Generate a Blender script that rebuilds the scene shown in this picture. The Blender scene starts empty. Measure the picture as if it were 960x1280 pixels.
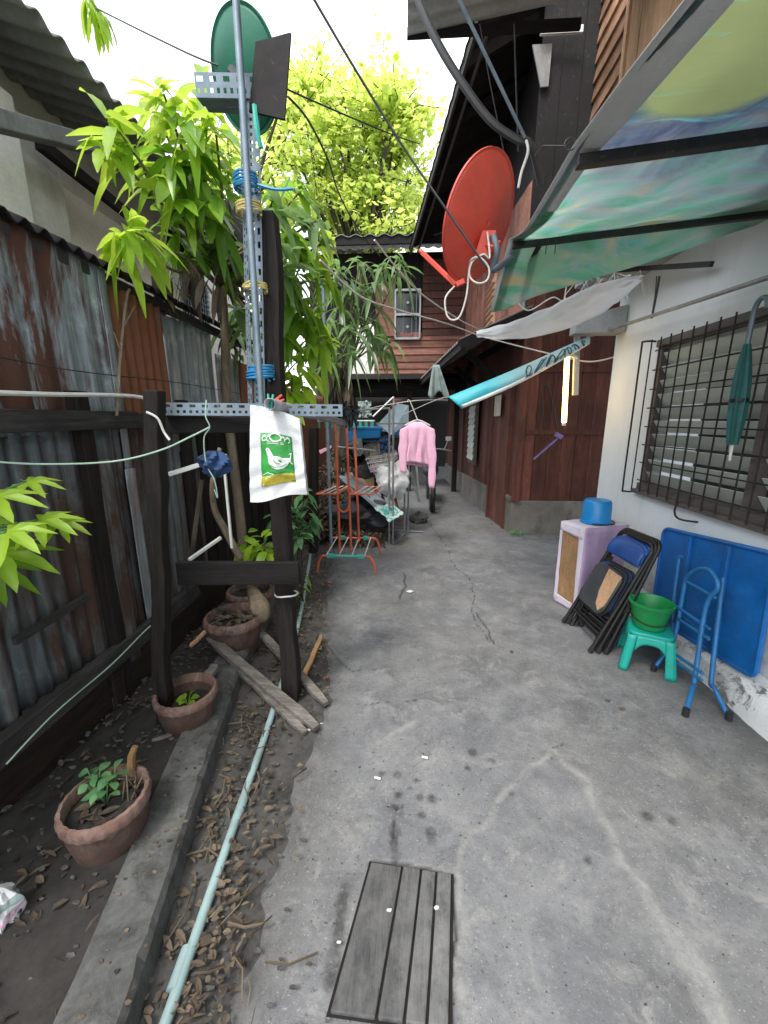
import bpy, bmesh, math, random
import numpy as np
from mathutils import Vector, Matrix, noise as mnoise
random.seed(7)
sc = bpy.context.scene
col = sc.collection
V = Vector
PI = math.pi
# ------------------------------------------------------------------ camera
F, W, H = 500.0, 960, 1280
PITCH = math.atan(115/500); YAW = math.atan(30/500*math.cos(PITCH)); CZ = 1.5
cam_d = bpy.data.cameras.new('camera'); cam = bpy.data.objects.new('camera', cam_d); col.objects.link(cam)
cam.location = (0, 0, CZ); cam.rotation_euler = (PI/2-PITCH, 0, YAW)
cam_d.sensor_fit = 'HORIZONTAL'; cam_d.sensor_width = 36; cam_d.lens = 36*F/W
cam_d.clip_start = .02; cam_d.clip_end = 500
sc.camera = cam
def ray(px, py):
    x = px-480; u = 640-py
    Y = F*math.cos(PITCH)+u*math.sin(PITCH); Z = -F*math.sin(PITCH)+u*math.cos(PITCH)
    c, s = math.cos(YAW), math.sin(YAW)
    return V((x*c-Y*s, x*s+Y*c, Z))
def G(px, py, z=0): r = ray(px, py); return V((0, 0, CZ))+r*((z-CZ)/r.z)
def AY(px, py, Y): r = ray(px, py); return V((0, 0, CZ))+r*(Y/r.y)
def AX(px, py, X): r = ray(px, py); return V((0, 0, CZ))+r*(X/r.x)
# ------------------------------------------------------------------ mesh builder
ORG = {}
class MB:
    def __init__(s): s.v = []; s.f = []; s.t = []; s.m = []; s.tint = .5; s.mi = 0
    def face(s, idx): s.f.append(tuple(idx)); s.t.append(s.tint); s.m.append(s.mi)
    def quad(s, *p):
        b = len(s.v); s.v += [V(q) for q in p]; s.face(range(b, b+len(p)))
    def box(s, c, d, R=None):
        c = V(c); b = len(s.v); h = V(d)/2
        for k in range(8):
            q = V((h.x*(1 if k & 1 else -1), h.y*(1 if k & 2 else -1), h.z*(1 if k & 4 else -1)))
            if R: q = R @ q
            s.v.append(c+q)
        for f in ((0, 2, 3, 1), (4, 5, 7, 6), (0, 1, 5, 4), (2, 6, 7, 3), (0, 4, 6, 2), (1, 3, 7, 5)): s.face([b+i for i in f])
    def beam(s, p0, p1, w, h, up=(0, 0, 1)):
        p0, p1 = V(p0), V(p1); y = (p1-p0); L = y.length; y.normalize(); up = V(up)
        x = y.cross(up)
        if x.length < 1e-4: x = y.cross(V((1, 0, 0)))
        x.normalize(); z = x.cross(y)
        R = Matrix((x, y, z)).transposed()
        s.box((p0+p1)/2, (w, L, h), R)
    def hexa(s, lo, hi):       # lo, hi: four points each, same order
        b = len(s.v); s.v += [V(q) for q in lo]+[V(q) for q in hi]; n = len(lo)
        s.face(list(range(b+n-1, b-1, -1))); s.face(range(b+n, b+2*n))
        for i in range(n): j = (i+1) % n; s.face((b+i, b+j, b+n+j, b+n+i))
    def tube(s, pts, r, n=8, caps=True):
        pts = [V(p) for p in pts]; N = len(pts)
        rs = r if isinstance(r, (list, tuple)) else [r]*N
        T = []
        for i in range(N):
            a = pts[min(i+1, N-1)]-pts[max(i-1, 0)]
            T.append(a.normalized() if a.length > 1e-9 else V((0, 0, 1)))
        u = T[0].orthogonal().normalized(); b = len(s.v)
        for i in range(N):
            u = u-T[i]*u.dot(T[i])
            u = u.normalized() if u.length > 1e-6 else T[i].orthogonal().normalized()
            w = T[i].cross(u)
            for k in range(n):
                a = 2*PI*k/n; s.v.append(pts[i]+(u*math.cos(a)+w*math.sin(a))*rs[i])
        for i in range(N-1):
            for k in range(n):
                a = b+i*n+k; c = b+i*n+(k+1) % n; s.face((a, c, c+n, a+n))
        if caps:
            s.face(list(range(b+n-1, b-1, -1))); s.face(range(b+(N-1)*n, b+N*n))
    def lathe(s, prof, c, n=32, wob=0, R=None, nw=20, caps=True):
        c = V(c); b = len(s.v)
        for r, z in prof:
            for k in range(n):
                a = 2*PI*k/n; rr = r*(1+(wob*math.sin(nw*a) if wob else 0))
                q = V((rr*math.cos(a), rr*math.sin(a), z)); s.v.append(c+(R @ q if R else q))
        for i in range(len(prof)-1):
            for k in range(n):
                a = b+i*n+k; d = b+i*n+(k+1) % n; s.face((a, d, d+n, a+n))
        if caps and prof[0][0] > 1e-6: s.face(list(range(b+n-1, b-1, -1)))
        if caps and prof[-1][0] > 1e-6: s.face(range(b+(len(prof)-1)*n, b+len(prof)*n))
    def grid(s, fn, nu, nv):
        b = len(s.v)
        for j in range(nv+1):
            for i in range(nu+1): s.v.append(V(fn(i/nu, j/nv)))
        for j in range(nv):
            for i in range(nu):
                a = b+j*(nu+1)+i; s.face((a, a+1, a+nu+2, a+nu+1))
    def build(s, name, mat, parent=None, loc=None, smooth=False, bevel=0, solid=0, angle=40):
        o0 = V(loc) if loc is not None else (ORG[parent.name] if parent is not None else V((0, 0, 0)))
        me = bpy.data.meshes.new(name)
        me.from_pydata([tuple(p-o0) for p in s.v], [], s.f)
        for m in (mat if isinstance(mat, (list, tuple)) else [mat]): me.materials.append(m)
        at = me.attributes.new('tint', 'FLOAT', 'FACE'); at.data.foreach_set('value', s.t)
        if any(s.m): me.polygons.foreach_set('material_index', s.m)
        if smooth:
            me.polygons.foreach_set('use_smooth', [True]*len(s.f))
            if angle < 180: me.set_sharp_from_angle(angle=math.radians(angle))
        me.update()
        o = bpy.data.objects.new(name, me); col.objects.link(o)
        if parent is not None: o.parent = parent
        else: o.location = o0
        ORG[o.name] = o0
        if solid:
            d = o.modifiers.new('solid', 'SOLIDIFY'); d.thickness = solid; d.offset = 0
        if bevel:
            d = o.modifiers.new('bevel', 'BEVEL'); d.width = bevel; d.segments = 2; d.limit_method = 'ANGLE'
        return o
def each(bm, name, mat, parent, **kw):
    # one object per connected piece
    par = list(range(len(bm.v)))
    def find(i):
        while par[i] != i: par[i] = par[par[i]]; i = par[i]
        return i
    for f in bm.f:
        a = find(f[0])
        for i in f[1:]: par[find(i)] = a
    groups = {}
    for k, f in enumerate(bm.f): groups.setdefault(find(f[0]), []).append(k)
    out_ = []
    for ks in groups.values():
        m2 = MB(); mp = {}
        for k in ks:
            idx = []
            for i in bm.f[k]:
                if i not in mp: mp[i] = len(m2.v); m2.v.append(bm.v[i])
                idx.append(mp[i])
            m2.f.append(tuple(idx)); m2.t.append(bm.t[k]); m2.m.append(bm.m[k])
        out_.append(m2.build(name, mat, parent, **kw))
    return out_
def tag(o, label=None, cat=None, group=None, kind=None):
    if label: o['label'] = label
    if cat: o['category'] = cat
    if group: o['group'] = group
    if kind: o['kind'] = kind
    return o
def thing(name, label, cat, loc, group=None):
    o = bpy.data.objects.new(name, None); col.objects.link(o); o.location = V(loc); o.empty_display_size = .1
    ORG[o.name] = V(loc)
    return tag(o, label, cat, group)
KIDS = {}
def copy_tree(o, parent=None, loc=None, rz=None):
    c = o.copy(); col.objects.link(c); c.parent = parent
    if loc is not None: c.location = loc
    if rz is not None: c.rotation_euler = (0, 0, rz)
    for ch in [x for x in col.objects if x.parent == o]: copy_tree(ch, c)
    return c
def arc(c, r, a0, a1, n, ux=V((1, 0, 0)), uy=V((0, 0, 1))):
    return [V(c)+V(ux)*r*math.cos(a0+(a1-a0)*i/n)+V(uy)*r*math.sin(a0+(a1-a0)*i/n) for i in range(n+1)]
def smooth_path(P, n=8):
    P = [V(p) for p in P]; out = []
    for i in range(len(P)-1):
        p0 = P[max(i-1, 0)]; p1 = P[i]; p2 = P[i+1]; p3 = P[min(i+2, len(P)-1)]
        for k in range(n):
            t = k/n
            out.append(.5*((2*p1)+(-p0+p2)*t+(2*p0-5*p1+4*p2-p3)*t*t+(-p0+3*p1-3*p2+p3)*t**3))
    return out+[P[-1]]
def jit(a): return V((random.uniform(-a, a), random.uniform(-a, a), random.uniform(-a, a)))
def nz(x, y, z=0): return mnoise.noise(V((x, y, z)))
# ------------------------------------------------------------------ materials
class NT:
    def __init__(s, name):
        s.mat = bpy.data.materials.new(name); s.mat.use_nodes = True; s.nt = s.mat.node_tree
        s.bsdf = s.nt.nodes['Principled BSDF']; s.out = s.nt.nodes['Material Output']
        s.tc = s.n('ShaderNodeTexCoord')
    def n(s, t, **kw):
        o = s.nt.nodes.new(t)
        for k, v in kw.items(): setattr(o, k, v)
        return o
    def put(s, sock, v):
        if isinstance(v, bpy.types.NodeSocket): s.nt.links.new(v, sock)
        elif isinstance(v, (tuple, list)) and sock.type == 'RGBA' and len(v) == 3: sock.default_value = (*v, 1)
        else: sock.default_value = v
    def coord(s, scale=(1, 1, 1), rot=(0, 0, 0), loc=(0, 0, 0), src='Object'):
        m = s.n('ShaderNodeMapping'); s.put(m.inputs['Vector'], s.tc.outputs[src])
        m.inputs['Scale'].default_value = scale; m.inputs['Rotation'].default_value = rot; m.inputs['Location'].default_value = loc
        return m.outputs['Vector']
    def noise(s, scale, detail=4, rough=.6, vec=None, dist=0):
        o = s.n('ShaderNodeTexNoise'); s.put(o.inputs['Vector'], vec if vec is not None else s.tc.outputs['Object'])
        o.inputs['Scale'].default_value = scale; o.inputs['Detail'].default_value = detail
        o.inputs['Roughness'].default_value = rough; o.inputs['Distortion'].default_value = dist
        return o.outputs['Fac']
    def vor(s, scale, vec=None, feat='F1', out='Distance'):
        o = s.n('ShaderNodeTexVoronoi', feature=feat); s.put(o.inputs['Vector'], vec if vec is not None else s.tc.outputs['Object'])
        o.inputs['Scale'].default_value = scale
        return o.outputs[out]
    def ramp(s, fac, stops, interp='LINEAR'):
        o = s.n('ShaderNodeValToRGB'); s.put(o.inputs['Fac'], fac); e = o.color_ramp; e.interpolation = interp
        while len(e.elements) < len(stops): e.elements.new(.5)
        for el, (p, c) in zip(e.elements, stops):
            el.position = p; el.color = (*c, 1) if isinstance(c, (tuple, list)) else (c, c, c, 1)
        return o.outputs['Color']
    def rng(s, fac, a, b, c=0., d=1.):
        o = s.n('ShaderNodeMapRange'); s.put(o.inputs['Value'], fac)
        for k, v in zip(('From Min', 'From Max', 'To Min', 'To Max'), (a, b, c, d)): o.inputs[k].default_value = v
        return o.outputs['Result']
    def mix(s, fac, a, b, mode='MIX'):
        o = s.n('ShaderNodeMix', data_type='RGBA', blend_type=mode)
        s.put(o.inputs[0], fac); s.put(o.inputs[6], a); s.put(o.inputs[7], b)
        return o.outputs[2]
    def math(s, op, a, b=0.):
        o = s.n('ShaderNodeMath', operation=op); s.put(o.inputs[0], a); s.put(o.inputs[1], b)
        return o.outputs[0]
    def attr(s, name): return s.n('ShaderNodeAttribute', attribute_name=name).outputs['Fac']
    def sep(s, vec):
        o = s.n('ShaderNodeSeparateXYZ'); s.put(o.inputs[0], vec); return o.outputs
    def tinted(s, c, amt=.5):
        k = s.rng(s.attr('tint'), 0, 1, 1-amt, 1+amt)
        o = s.n('ShaderNodeVectorMath', operation='SCALE'); s.put(o.inputs[0], c); s.put(o.inputs['Scale'], k)
        return o.outputs[0]
    def bump(s, h, strength=.3, dist=.01):
        o = s.n('ShaderNodeBump'); s.put(o.inputs['Height'], h); o.inputs['Strength'].default_value = strength
        o.inputs['Distance'].default_value = dist; s.put(s.bsdf.inputs['Normal'], o.outputs['Normal'])
    def set(s, **kw):
        for k, v in kw.items(): s.put(s.bsdf.inputs[k.replace('_', ' ')], v)
        return s.mat
def basic(name, c, rough=.5, metal=0, var=.25, scale=6, dirt=(.06, .05, .04), dirtamt=.35, bump=.15, fine=60, tint=.3, stretch=(1, 1, 1), wear=.3):
    m = NT(name); v = m.coord(stretch)
    a = m.noise(scale, 5, .65, v); b = m.noise(fine, 3, .6, v)
    cc = m.mix(m.rng(a, .3, .7), [x*(1-var) for x in c], [min(1, x*(1+var)) for x in c])
    d = m.math('MULTIPLY', m.rng(m.noise(scale*.7, 6, .7, m.coord(stretch, loc=(3.1, 5.7, 1.3))), .48, .72), dirtamt)
    cc = m.mix(d, cc, dirt)
    ws = m.math('MULTIPLY', m.rng(m.noise(26, 7, .8, m.coord((1, .35, 1), rot=(.4, .3, .6), loc=(1.7, 2.3, 4.1)), .3), .58, .68), wear)
    cc = m.mix(ws, cc, [min(.8, x*.6+.16) for x in c])
    m.bump(b, bump, .004)
    return m.set(Base_Color=m.tinted(cc, tint), Roughness=m.rng(a, .2, .8, max(.05, rough-.12), min(1, rough+.15)), Metallic=metal)
def wood(name, c1, c2, stretch=(12, 12, 1), rough=.75, scale=3, tint=.45, dirt=(.02, .017, .015), dirtamt=.5, bump=.5, dscale=2.2):
    m = NT(name); v = m.coord(stretch)
    g = m.noise(scale, 6, .65, v, .6); g2 = m.noise(scale*5, 3, .6, v)
    cc = m.mix(m.rng(g, .3, .72), c1, c2)
    cc = m.mix(m.math('MULTIPLY', m.rng(g2, .5, .8), .6), cc, [x*.45 for x in c1])
    cc = m.mix(m.math('MULTIPLY', m.rng(m.noise(dscale, 7, .75), .42, .68), dirtamt), cc, dirt)
    m.bump(m.math('ADD', g, m.math('MULTIPLY', g2, .5)), bump, .006)
    m.bsdf.inputs['Specular IOR Level'].default_value = .2
    return m.set(Base_Color=m.tinted(cc, tint), Roughness=m.rng(g, .2, .8, rough-.15, min(1, rough+.15)))
def rusty(name, galv, rust, lo, hi, tint=.3):
    m = NT(name); v = m.coord((2.6, 2.6, .75)); vs = m.coord((14, 14, 1.0))
    a = m.noise(1.6, 7, .68, v, .8); st = m.noise(2.2, 5, .6, vs)
    f = m.rng(m.math('ADD', m.math('MULTIPLY', a, .72), m.math('MULTIPLY', st, .3)), lo, hi)
    gcol = m.mix(m.rng(m.noise(3, 5, .6, vs), .3, .7), [x*.4 for x in galv], galv)
    gcol = m.mix(m.math('MULTIPLY', m.rng(m.noise(7, 5, .7), .55, .75), .6), gcol, [min(1, x*1.9) for x in galv])
    rcol = m.mix(m.noise(9, 5, .7, m.coord((1, 1, .35))), [x*.35 for x in rust], [x*1.5 for x in rust])
    cc = m.mix(f, gcol, rcol)
    m.bump(m.noise(40, 4, .7), .25, .004)
    return m.set(Base_Color=m.tinted(cc, tint), Roughness=m.rng(f, 0, 1, .42, .9), Metallic=m.rng(f, 0, 1, .45, 0))
def leafmat(name, c1, c2, trans=.45, rough=.4):
    m = NT(name)
    cc = m.mix(m.attr('tint'), c1, c2)
    cc = m.mix(m.math('MULTIPLY', m.rng(m.noise(14, 4, .6), .4, .8), .35), cc, [x*.5 for x in c1])
    cc = m.mix(m.math('MULTIPLY', m.rng(m.noise(23, 5, .7, m.coord(loc=(5, 2, 8))), .62, .72), .6), cc, (c2[0]*1.1, c2[1]*.75, c2[2]))
    m.bump(m.noise(70, 3, .6), .15, .004)
    m.set(Base_Color=cc, Roughness=rough); m.bsdf.inputs['Specular IOR Level'].default_value = .45
    t = m.n('ShaderNodeBsdfTranslucent')
    tcol = m.mix(.5, cc, [min(1, x*2.2) for x in c2]); m.put(t.inputs['Color'], tcol)
    mx = m.n('ShaderNodeMixShader'); mx.inputs[0].default_value = trans
    m.put(mx.inputs[1], m.bsdf.outputs[0]); m.put(mx.inputs[2], t.outputs[0]); m.put(m.out.inputs['Surface'], mx.outputs[0])
    return m.mat
def translucent(m, amt, colr):
    t = m.n('ShaderNodeBsdfTranslucent'); m.put(t.inputs['Color'], colr)
    mx = m.n('ShaderNodeMixShader'); mx.inputs[0].default_value = amt
    m.put(mx.inputs[1], m.bsdf.outputs[0]); m.put(mx.inputs[2], t.outputs[0]); m.put(m.out.inputs['Surface'], mx.outputs[0])

M = {}
# concrete of the alley
m = NT('alley_concrete')
big = m.noise(.9, 6, .65, None, .4); mid = m.noise(4.5, 7, .72, None, .3); fine = m.noise(55, 6, .75); grit = m.noise(260, 2, .6)
c = m.mix(m.rng(big, .33, .68), (.088, .089, .096), (.192, .194, .202))
c = m.mix(m.rng(mid, .42, .72), c, (.235, .235, .235))
c = m.mix(m.math('MULTIPLY', m.rng(m.noise(2.1, 7, .75, m.coord(loc=(7, 3, 1)), .6), .52, .74), .55), c, (.07, .068, .072))
c = m.mix(m.math('MULTIPLY', m.rng(m.noise(9, 6, .7, m.coord(loc=(2, 9, 4))), .56, .74), .5), c, (.17, .16, .15))
c = m.mix(m.math('MULTIPLY', m.rng(m.noise(1.3, 5, .65, m.coord(loc=(4, 1, 8))), .5, .7), .35), c, (.13, .125, .135))
c = m.mix(m.math('MULTIPLY', m.rng(m.noise(3.2, 8, .78, m.coord(loc=(11, 5, 2)), .8), .5, .66), .6), c, (.075, .073, .079))
c = m.mix(m.math('MULTIPLY', m.rng(m.noise(6.5, 8, .78, m.coord(loc=(1, 15, 6)), .5), .53, .65), .75), c, (.26, .255, .245))
c = m.mix(m.math('MULTIPLY', m.rng(m.noise(.7, 4, .6, m.coord(loc=(6, 2, 3))), .48, .62), .3), c, (.15, .145, .115))
c = m.mix(m.math('MULTIPLY', m.rng(fine, .35, .75), .35), c, (.05, .05, .05))
c = m.mix(m.math('MULTIPLY', m.rng(m.noise(120, 3, .6), .62, .7), .6), c, (.34, .33, .32))
c = m.mix(m.math('MULTIPLY', m.rng(m.noise(90, 3, .6, m.coord(loc=(3, 1, 7))), .62, .7), .7), c, (.04, .04, .042))
c = m.mix(m.math('MULTIPLY', m.rng(m.vor(30, m.coord(loc=(.3, .2, .1))), .09, .04), .5), c, (.33, .32, .31))
sm = m.math('MULTIPLY', m.math('MULTIPLY', m.attr('smear'), .9), m.rng(m.noise(9, 8, .8, None, .8), .37, .56))
c = m.mix(sm, c, m.mix(m.noise(30, 4, .6), (.17, .17, .16), (.31, .305, .29)))
ed = m.math('MULTIPLY', m.attr('grime_dark'), m.rng(m.noise(11, 6, .75), .25, .62))
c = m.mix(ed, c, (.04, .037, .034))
wt = m.math('MULTIPLY', m.math('MULTIPLY', m.attr('wet'), .8), m.rng(m.noise(40, 4, .6), .2, .55))
c = m.mix(wt, c, (.028, .026, .025))
ck = m.attr('crack')
c = m.mix(m.math('MULTIPLY', ck, .9), c, (.022, .02, .019))
m.bump(m.math('ADD', m.math('MULTIPLY', mid, 1.2), m.math('ADD', m.math('MULTIPLY', fine, .6), m.math('MULTIPLY', grit, .3))), .42, .008)
M['alley'] = m.set(Base_Color=c, Roughness=m.rng(wt, 0, 1, .82, .4))
def concrete(name, a, b, stain=(.05, .05, .045), st=.6, scale=2.2, rough=.9):
    m = NT(name); n1 = m.noise(scale, 7, .7, None, .4); n2 = m.noise(50, 5, .7)
    c = m.mix(m.rng(n1, .3, .7), a, b)
    c = m.mix(m.math('MULTIPLY', m.rng(m.noise(scale*1.6, 6, .75, m.coord((1, 1, .45), loc=(4, 2, 9)), .5), .48, .7), st), c, stain)
    c = m.mix(m.math('MULTIPLY', m.rng(n2, .4, .75), .3), c, [x*.4 for x in a])
    m.bump(m.math('ADD', n1, m.math('MULTIPLY', n2, .5)), .4, .008)
    return m.set(Base_Color=m.tinted(c, .2), Roughness=rough)
M['curb'] = concrete('mossy_concrete', (.035, .036, .034), (.125, .125, .118), (.02, .02, .017), .95, 7)
M['cbase'] = concrete('stained_concrete', (.13, .12, .105), (.24, .225, .2), (.045, .04, .035), .75, 2)
M['cdark'] = concrete('dark_concrete', (.09, .09, .09), (.2, .2, .2))
M['greyslab'] = concrete('grey_slab', (.3, .31, .31), (.46, .47, .47), (.2, .2, .19), .4, 1.5)
M['soil'] = concrete('dark_soil', (.011, .01, .009), (.036, .031, .027), (.008, .0075, .007), .7, 6)  # very dark brown soil
M['gutter'] = concrete('gutter_dirt', (.03, .028, .026), (.1, .095, .088), (.02, .018, .017), .7, 7)
M['ground'] = concrete('far_ground', (.1, .095, .085), (.16, .15, .14))
# white wall paint
m = NT('white_wall_paint'); n1 = m.noise(1.6, 6, .7); zz = m.sep(m.tc.outputs['Object'])[2]
c = m.mix(m.rng(n1, .3, .7), (.68, .73, .76), (.79, .82, .83))
dr = m.math('MULTIPLY', m.rng(m.noise(2.5, 6, .75, m.coord((3, 3, .3))), .55, .8), .3)
c = m.mix(dr, c, (.4, .4, .36))
low = m.math('MULTIPLY', m.rng(zz, .75, .0), m.rng(m.noise(7, 7, .75), .4, .6))
c = m.mix(m.math('MULTIPLY', low, .75), c, (.2, .19, .17))
m.bump(m.noise(35, 5, .7), .18, .005)
M['white'] = m.set(Base_Color=c, Roughness=.85)
m = NT('peeling_paint'); n1 = m.noise(6, 7, .72, None, .5)
c = m.mix(m.rng(n1, .54, .6), (.7, .71, .7), (.16, .15, .14)); c = m.mix(m.rng(m.noise(3, 6, .7), .5, .7), c, (.3, .29, .27))
m.bump(n1, .8, .02); M['peel'] = m.set(Base_Color=c, Roughness=.9)
M['cream'] = concrete('cream_plaster', (.76, .74, .68), (.85, .83, .77), (.4, .37, .32), .3, 1.5)
M['shadewall'] = concrete('shaded_cream_plaster', (.55, .53, .49), (.68, .66, .61), (.28, .26, .23), .4, 1.5)  # darker copy of the cream plaster, shade of that face painted in
M['asbestos'] = concrete('fibre_cement', (.19, .19, .19), (.32, .32, .31), (.07, .06, .055), .7, 1.4)
# metal sheets
M['rust1'] = rusty('half_rusted_sheet', (.42, .5, .54), (.085, .034, .02), .46, .55)
M['rust2'] = rusty('red_rusted_sheet', (.32, .3, .28), (.19, .072, .036), .3, .46)
M['rust3'] = rusty('grey_galvanised_sheet', (.36, .39, .42), (.16, .08, .05), .56, .68)
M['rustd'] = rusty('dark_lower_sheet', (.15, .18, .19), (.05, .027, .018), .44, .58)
M['galv'] = basic('galvanised_steel', (.17, .22, .26), .45, .35, .25, 9, (.12, .1, .08), .35, .1, 80, .1)
M['steel'] = basic('grey_steel_tube', (.3, .31, .32), .4, .6, .25, 9, (.1, .06, .04), .5)
M['blacksteel'] = basic('black_painted_steel', (.009, .0085, .0085), .5, .1, .3, 9, (.05, .025, .015), .25)
M['rodrust'] = basic('rusty_rod', (.022, .019, .018), .7, .2, .4, 14, (.06, .035, .025), .5)
# woods
M['wdark'] = wood('weathered_black_timber', (.0045, .004, .004), (.026, .021, .018), bump=.9)
M['wdarkx'] = wood('weathered_black_plank', (.004, .0036, .0038), (.017, .0145, .0145), (1, 12, 12))
M['wdarky'] = wood('weathered_grey_rail', (.02, .019, .019), (.075, .07, .067), (12, 1, 12))
M['wred'] = wood('red_brown_planking', (.085, .03, .022), (.19, .07, .05), (9, 9, .8), .6, 2.5)
M['wredd'] = wood('dark_red_planking', (.08, .03, .022), (.18, .07, .05), (9, 9, .8), .6, 2.5)
M['wkick'] = wood('rotten_brown_board', (.01, .0075, .006), (.04, .028, .02), (12, 1, 12))
M['wlap'] = wood('brown_lap_siding', (.25, .13, .075), (.5, .29, .18), (8, 1, 9), .65, 2.4, .3)
M['wlapx'] = wood('red_lap_siding', (.15, .062, .044), (.32, .15, .11), (1, 8, 9), .65, 2.4, .35)
M['wlight'] = wood('bare_light_boards', (.42, .24, .13), (.66, .42, .26), (9, 9, .8), .65, 2.5, .25, (.12, .08, .05), .3)
M['wgrey'] = wood('split_grey_timber', (.085, .075, .066), (.26, .235, .21), (1.2, 9, 9), .85, 4, .4)
M['wdrain'] = wood('drain_plank', (.05, .049, .05), (.125, .123, .122), (11, 1, 11), .85, 4, .5, (.15, .148, .145), .85, .6, 13)
M['wroof'] = wood('dark_roof_timber', (.007, .006, .006), (.024, .02, .02), (4, 4, 1), .9, 3)  # near-black timber; shade of the roof undersides is in the colour
M['wboard'] = wood('chipboard', (.32, .18, .085), (.5, .31, .16), (5, 5, 1), .75, 3, .2)
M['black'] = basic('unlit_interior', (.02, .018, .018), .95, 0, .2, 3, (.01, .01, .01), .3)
M['darkwall'] = basic('shade_dark_wall', (.008, .006, .007), .95, 0, .4, 2, (.02, .017, .019), .5)  # near-black: shade under the eaves and indoors put into the colour
# plants
M['mango'] = leafmat('mango_leaf', (.05, .13, .015), (.24, .42, .04), .5, .3)
M['mangoy'] = leafmat('young_mango_leaf', (.16, .35, .02), (.38, .56, .06), .55, .32)
M['mangod'] = leafmat('old_mango_leaf', (.05, .11, .035), (.2, .31, .11), .38, .32)
M['far'] = leafmat('backlit_acacia_leaf', (.27, .45, .06), (.52, .68, .13), .62)
M['papaya'] = leafmat('papaya_leaf', (.17, .33, .02), (.33, .5, .035), .45)
M['pot_leaf'] = leafmat('herb_leaf', (.05, .15, .055), (.16, .32, .13), .35)
M['dryleaf'] = leafmat('dry_leaf', (.035, .027, .02), (.19, .145, .1), .2, .85)
M['bark'] = wood('tan_bark', (.13, .1, .07), (.3, .24, .17), (7, 7, 1), .9, 4)
M['barkd'] = wood('dark_bark', (.035, .03, .022), (.11, .09, .07), (7, 7, 1), .9, 4)
# the rest
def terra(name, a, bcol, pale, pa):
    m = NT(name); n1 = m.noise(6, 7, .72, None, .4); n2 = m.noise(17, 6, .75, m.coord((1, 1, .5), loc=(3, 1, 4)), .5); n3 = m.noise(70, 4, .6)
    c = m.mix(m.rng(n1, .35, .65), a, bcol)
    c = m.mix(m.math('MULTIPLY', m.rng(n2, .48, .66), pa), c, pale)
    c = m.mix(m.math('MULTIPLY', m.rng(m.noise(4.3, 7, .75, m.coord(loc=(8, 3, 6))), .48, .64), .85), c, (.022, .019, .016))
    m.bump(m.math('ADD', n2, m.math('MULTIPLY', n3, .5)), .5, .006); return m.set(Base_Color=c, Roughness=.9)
M['terra'] = terra('shaded_weathered_terracotta', (.04, .022, .017), (.1, .052, .037), (.12, .1, .085), .55)  # pot body: weathered, and darkened below the rim tone to hold its shadow
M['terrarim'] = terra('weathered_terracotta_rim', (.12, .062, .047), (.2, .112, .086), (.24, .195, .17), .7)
M['pvc'] = basic('green_grey_pvc', (.25, .35, .35), .42, 0, .14, 5, (.12, .12, .1), .55, .08)
M['pvcw'] = basic('white_pvc', (.62, .63, .58), .45, 0, .12, 5, (.2, .18, .15), .35, .06)
M['bluepaint'] = basic('blue_table_paint', (.006, .13, .42), .42, .05, .25, 5, (.03, .07, .13), .6, .2)
M['bluetube'] = basic('blue_tube_paint', (.018, .15, .37), .4, .1, .22, 12, (.03, .06, .1), .5, .12)
M['bluepl'] = basic('sky_blue_plastic', (.012, .24, .58), .38, 0, .1, 5, (.02, .12, .3), .25, .05)
M['bluevinyl'] = basic('blue_vinyl', (.014, .075, .29), .42, 0, .25, 12, (.02, .03, .08), .4, .3)
M['darkvinyl'] = basic('grey_vinyl', (.035, .04, .045), .45, 0, .3, 12, (.09, .09, .09), .4, .3)
M['bucketg'] = basic('green_plastic', (.01, .24, .06), .38, 0, .12, 5, (.01, .1, .04), .35, .05)
M['stool'] = basic('turquoise_plastic', (.012, .36, .29), .36, 0, .1, 5, (.02, .16, .13), .3, .05)
M['lilac'] = basic('lilac_cloth', (.47, .33, .5), .9, 0, .1, 5, (.3, .2, .32), .35, .3, 200)
M['lilacw'] = basic('pale_lilac_cloth', (.66, .6, .68), .9, 0, .08, 5, (.45, .36, .46), .4, .3, 200)
M['pink'] = basic('pink_cloth', (.74, .42, .56), .9, 0, .1, 5, (.48, .24, .36), .4, .25, 220)
M['red'] = basic('red_dish_paint', (.64, .08, .05), .5, .05, .2, 4, (.3, .05, .04), .5, .1)
M['greend'] = basic('green_dish_paint', (.008, .13, .075), .5, .05, .2, 4, (.01, .07, .05), .4, .06)
M['cable'] = basic('black_cable', (.018, .018, .019), .5, 0, .2)
M['cablew'] = basic('white_coax', (.55, .54, .5), .5, 0, .15, 8, (.25, .22, .18), .4)
M['cableg'] = basic('pale_green_cord', (.3, .42, .33), .6, 0, .15)
M['grey_cable'] = basic('grey_conduit', (.045, .045, .047), .55, 0, .3)
M['bluetie'] = basic('blue_nylon_tie', (.02, .2, .4), .5, 0, .2, 30)
M['yellowtie'] = basic('yellow_strap', (.5, .42, .16), .6, 0, .2, 30)
M['sack'] = basic('white_woven_sack', (.56, .57, .57), .6, 0, .08, 5, (.5, .48, .44), .3, .5, 150)
M['prtgreen'] = basic('printed_green', (.018, .24, .035), .5, 0, .25, 14, (.06, .38, .07), .5, .2, 120)
M['prtyellow'] = basic('printed_gold', (.42, .36, .03), .5, 0, .3, 14, (.3, .2, .02), .5, .2, 120)
M['prtwhite'] = basic('printed_white', (.7, .73, .69), .5, 0, .08, 14, (.5, .6, .5), .4, .2, 120)
M['orange'] = basic('orange_enamel', (.58, .11, .045), .42, .1, .2, 9, (.16, .05, .03), .45, .1)
M['tealpl'] = basic('teal_plastic', (.04, .36, .28), .45, 0, .15)
M['plate'] = basic('dark_rusted_plate', (.012, .01, .01), .85, 0, .4, 9, (.03, .018, .015), .4)
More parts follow.
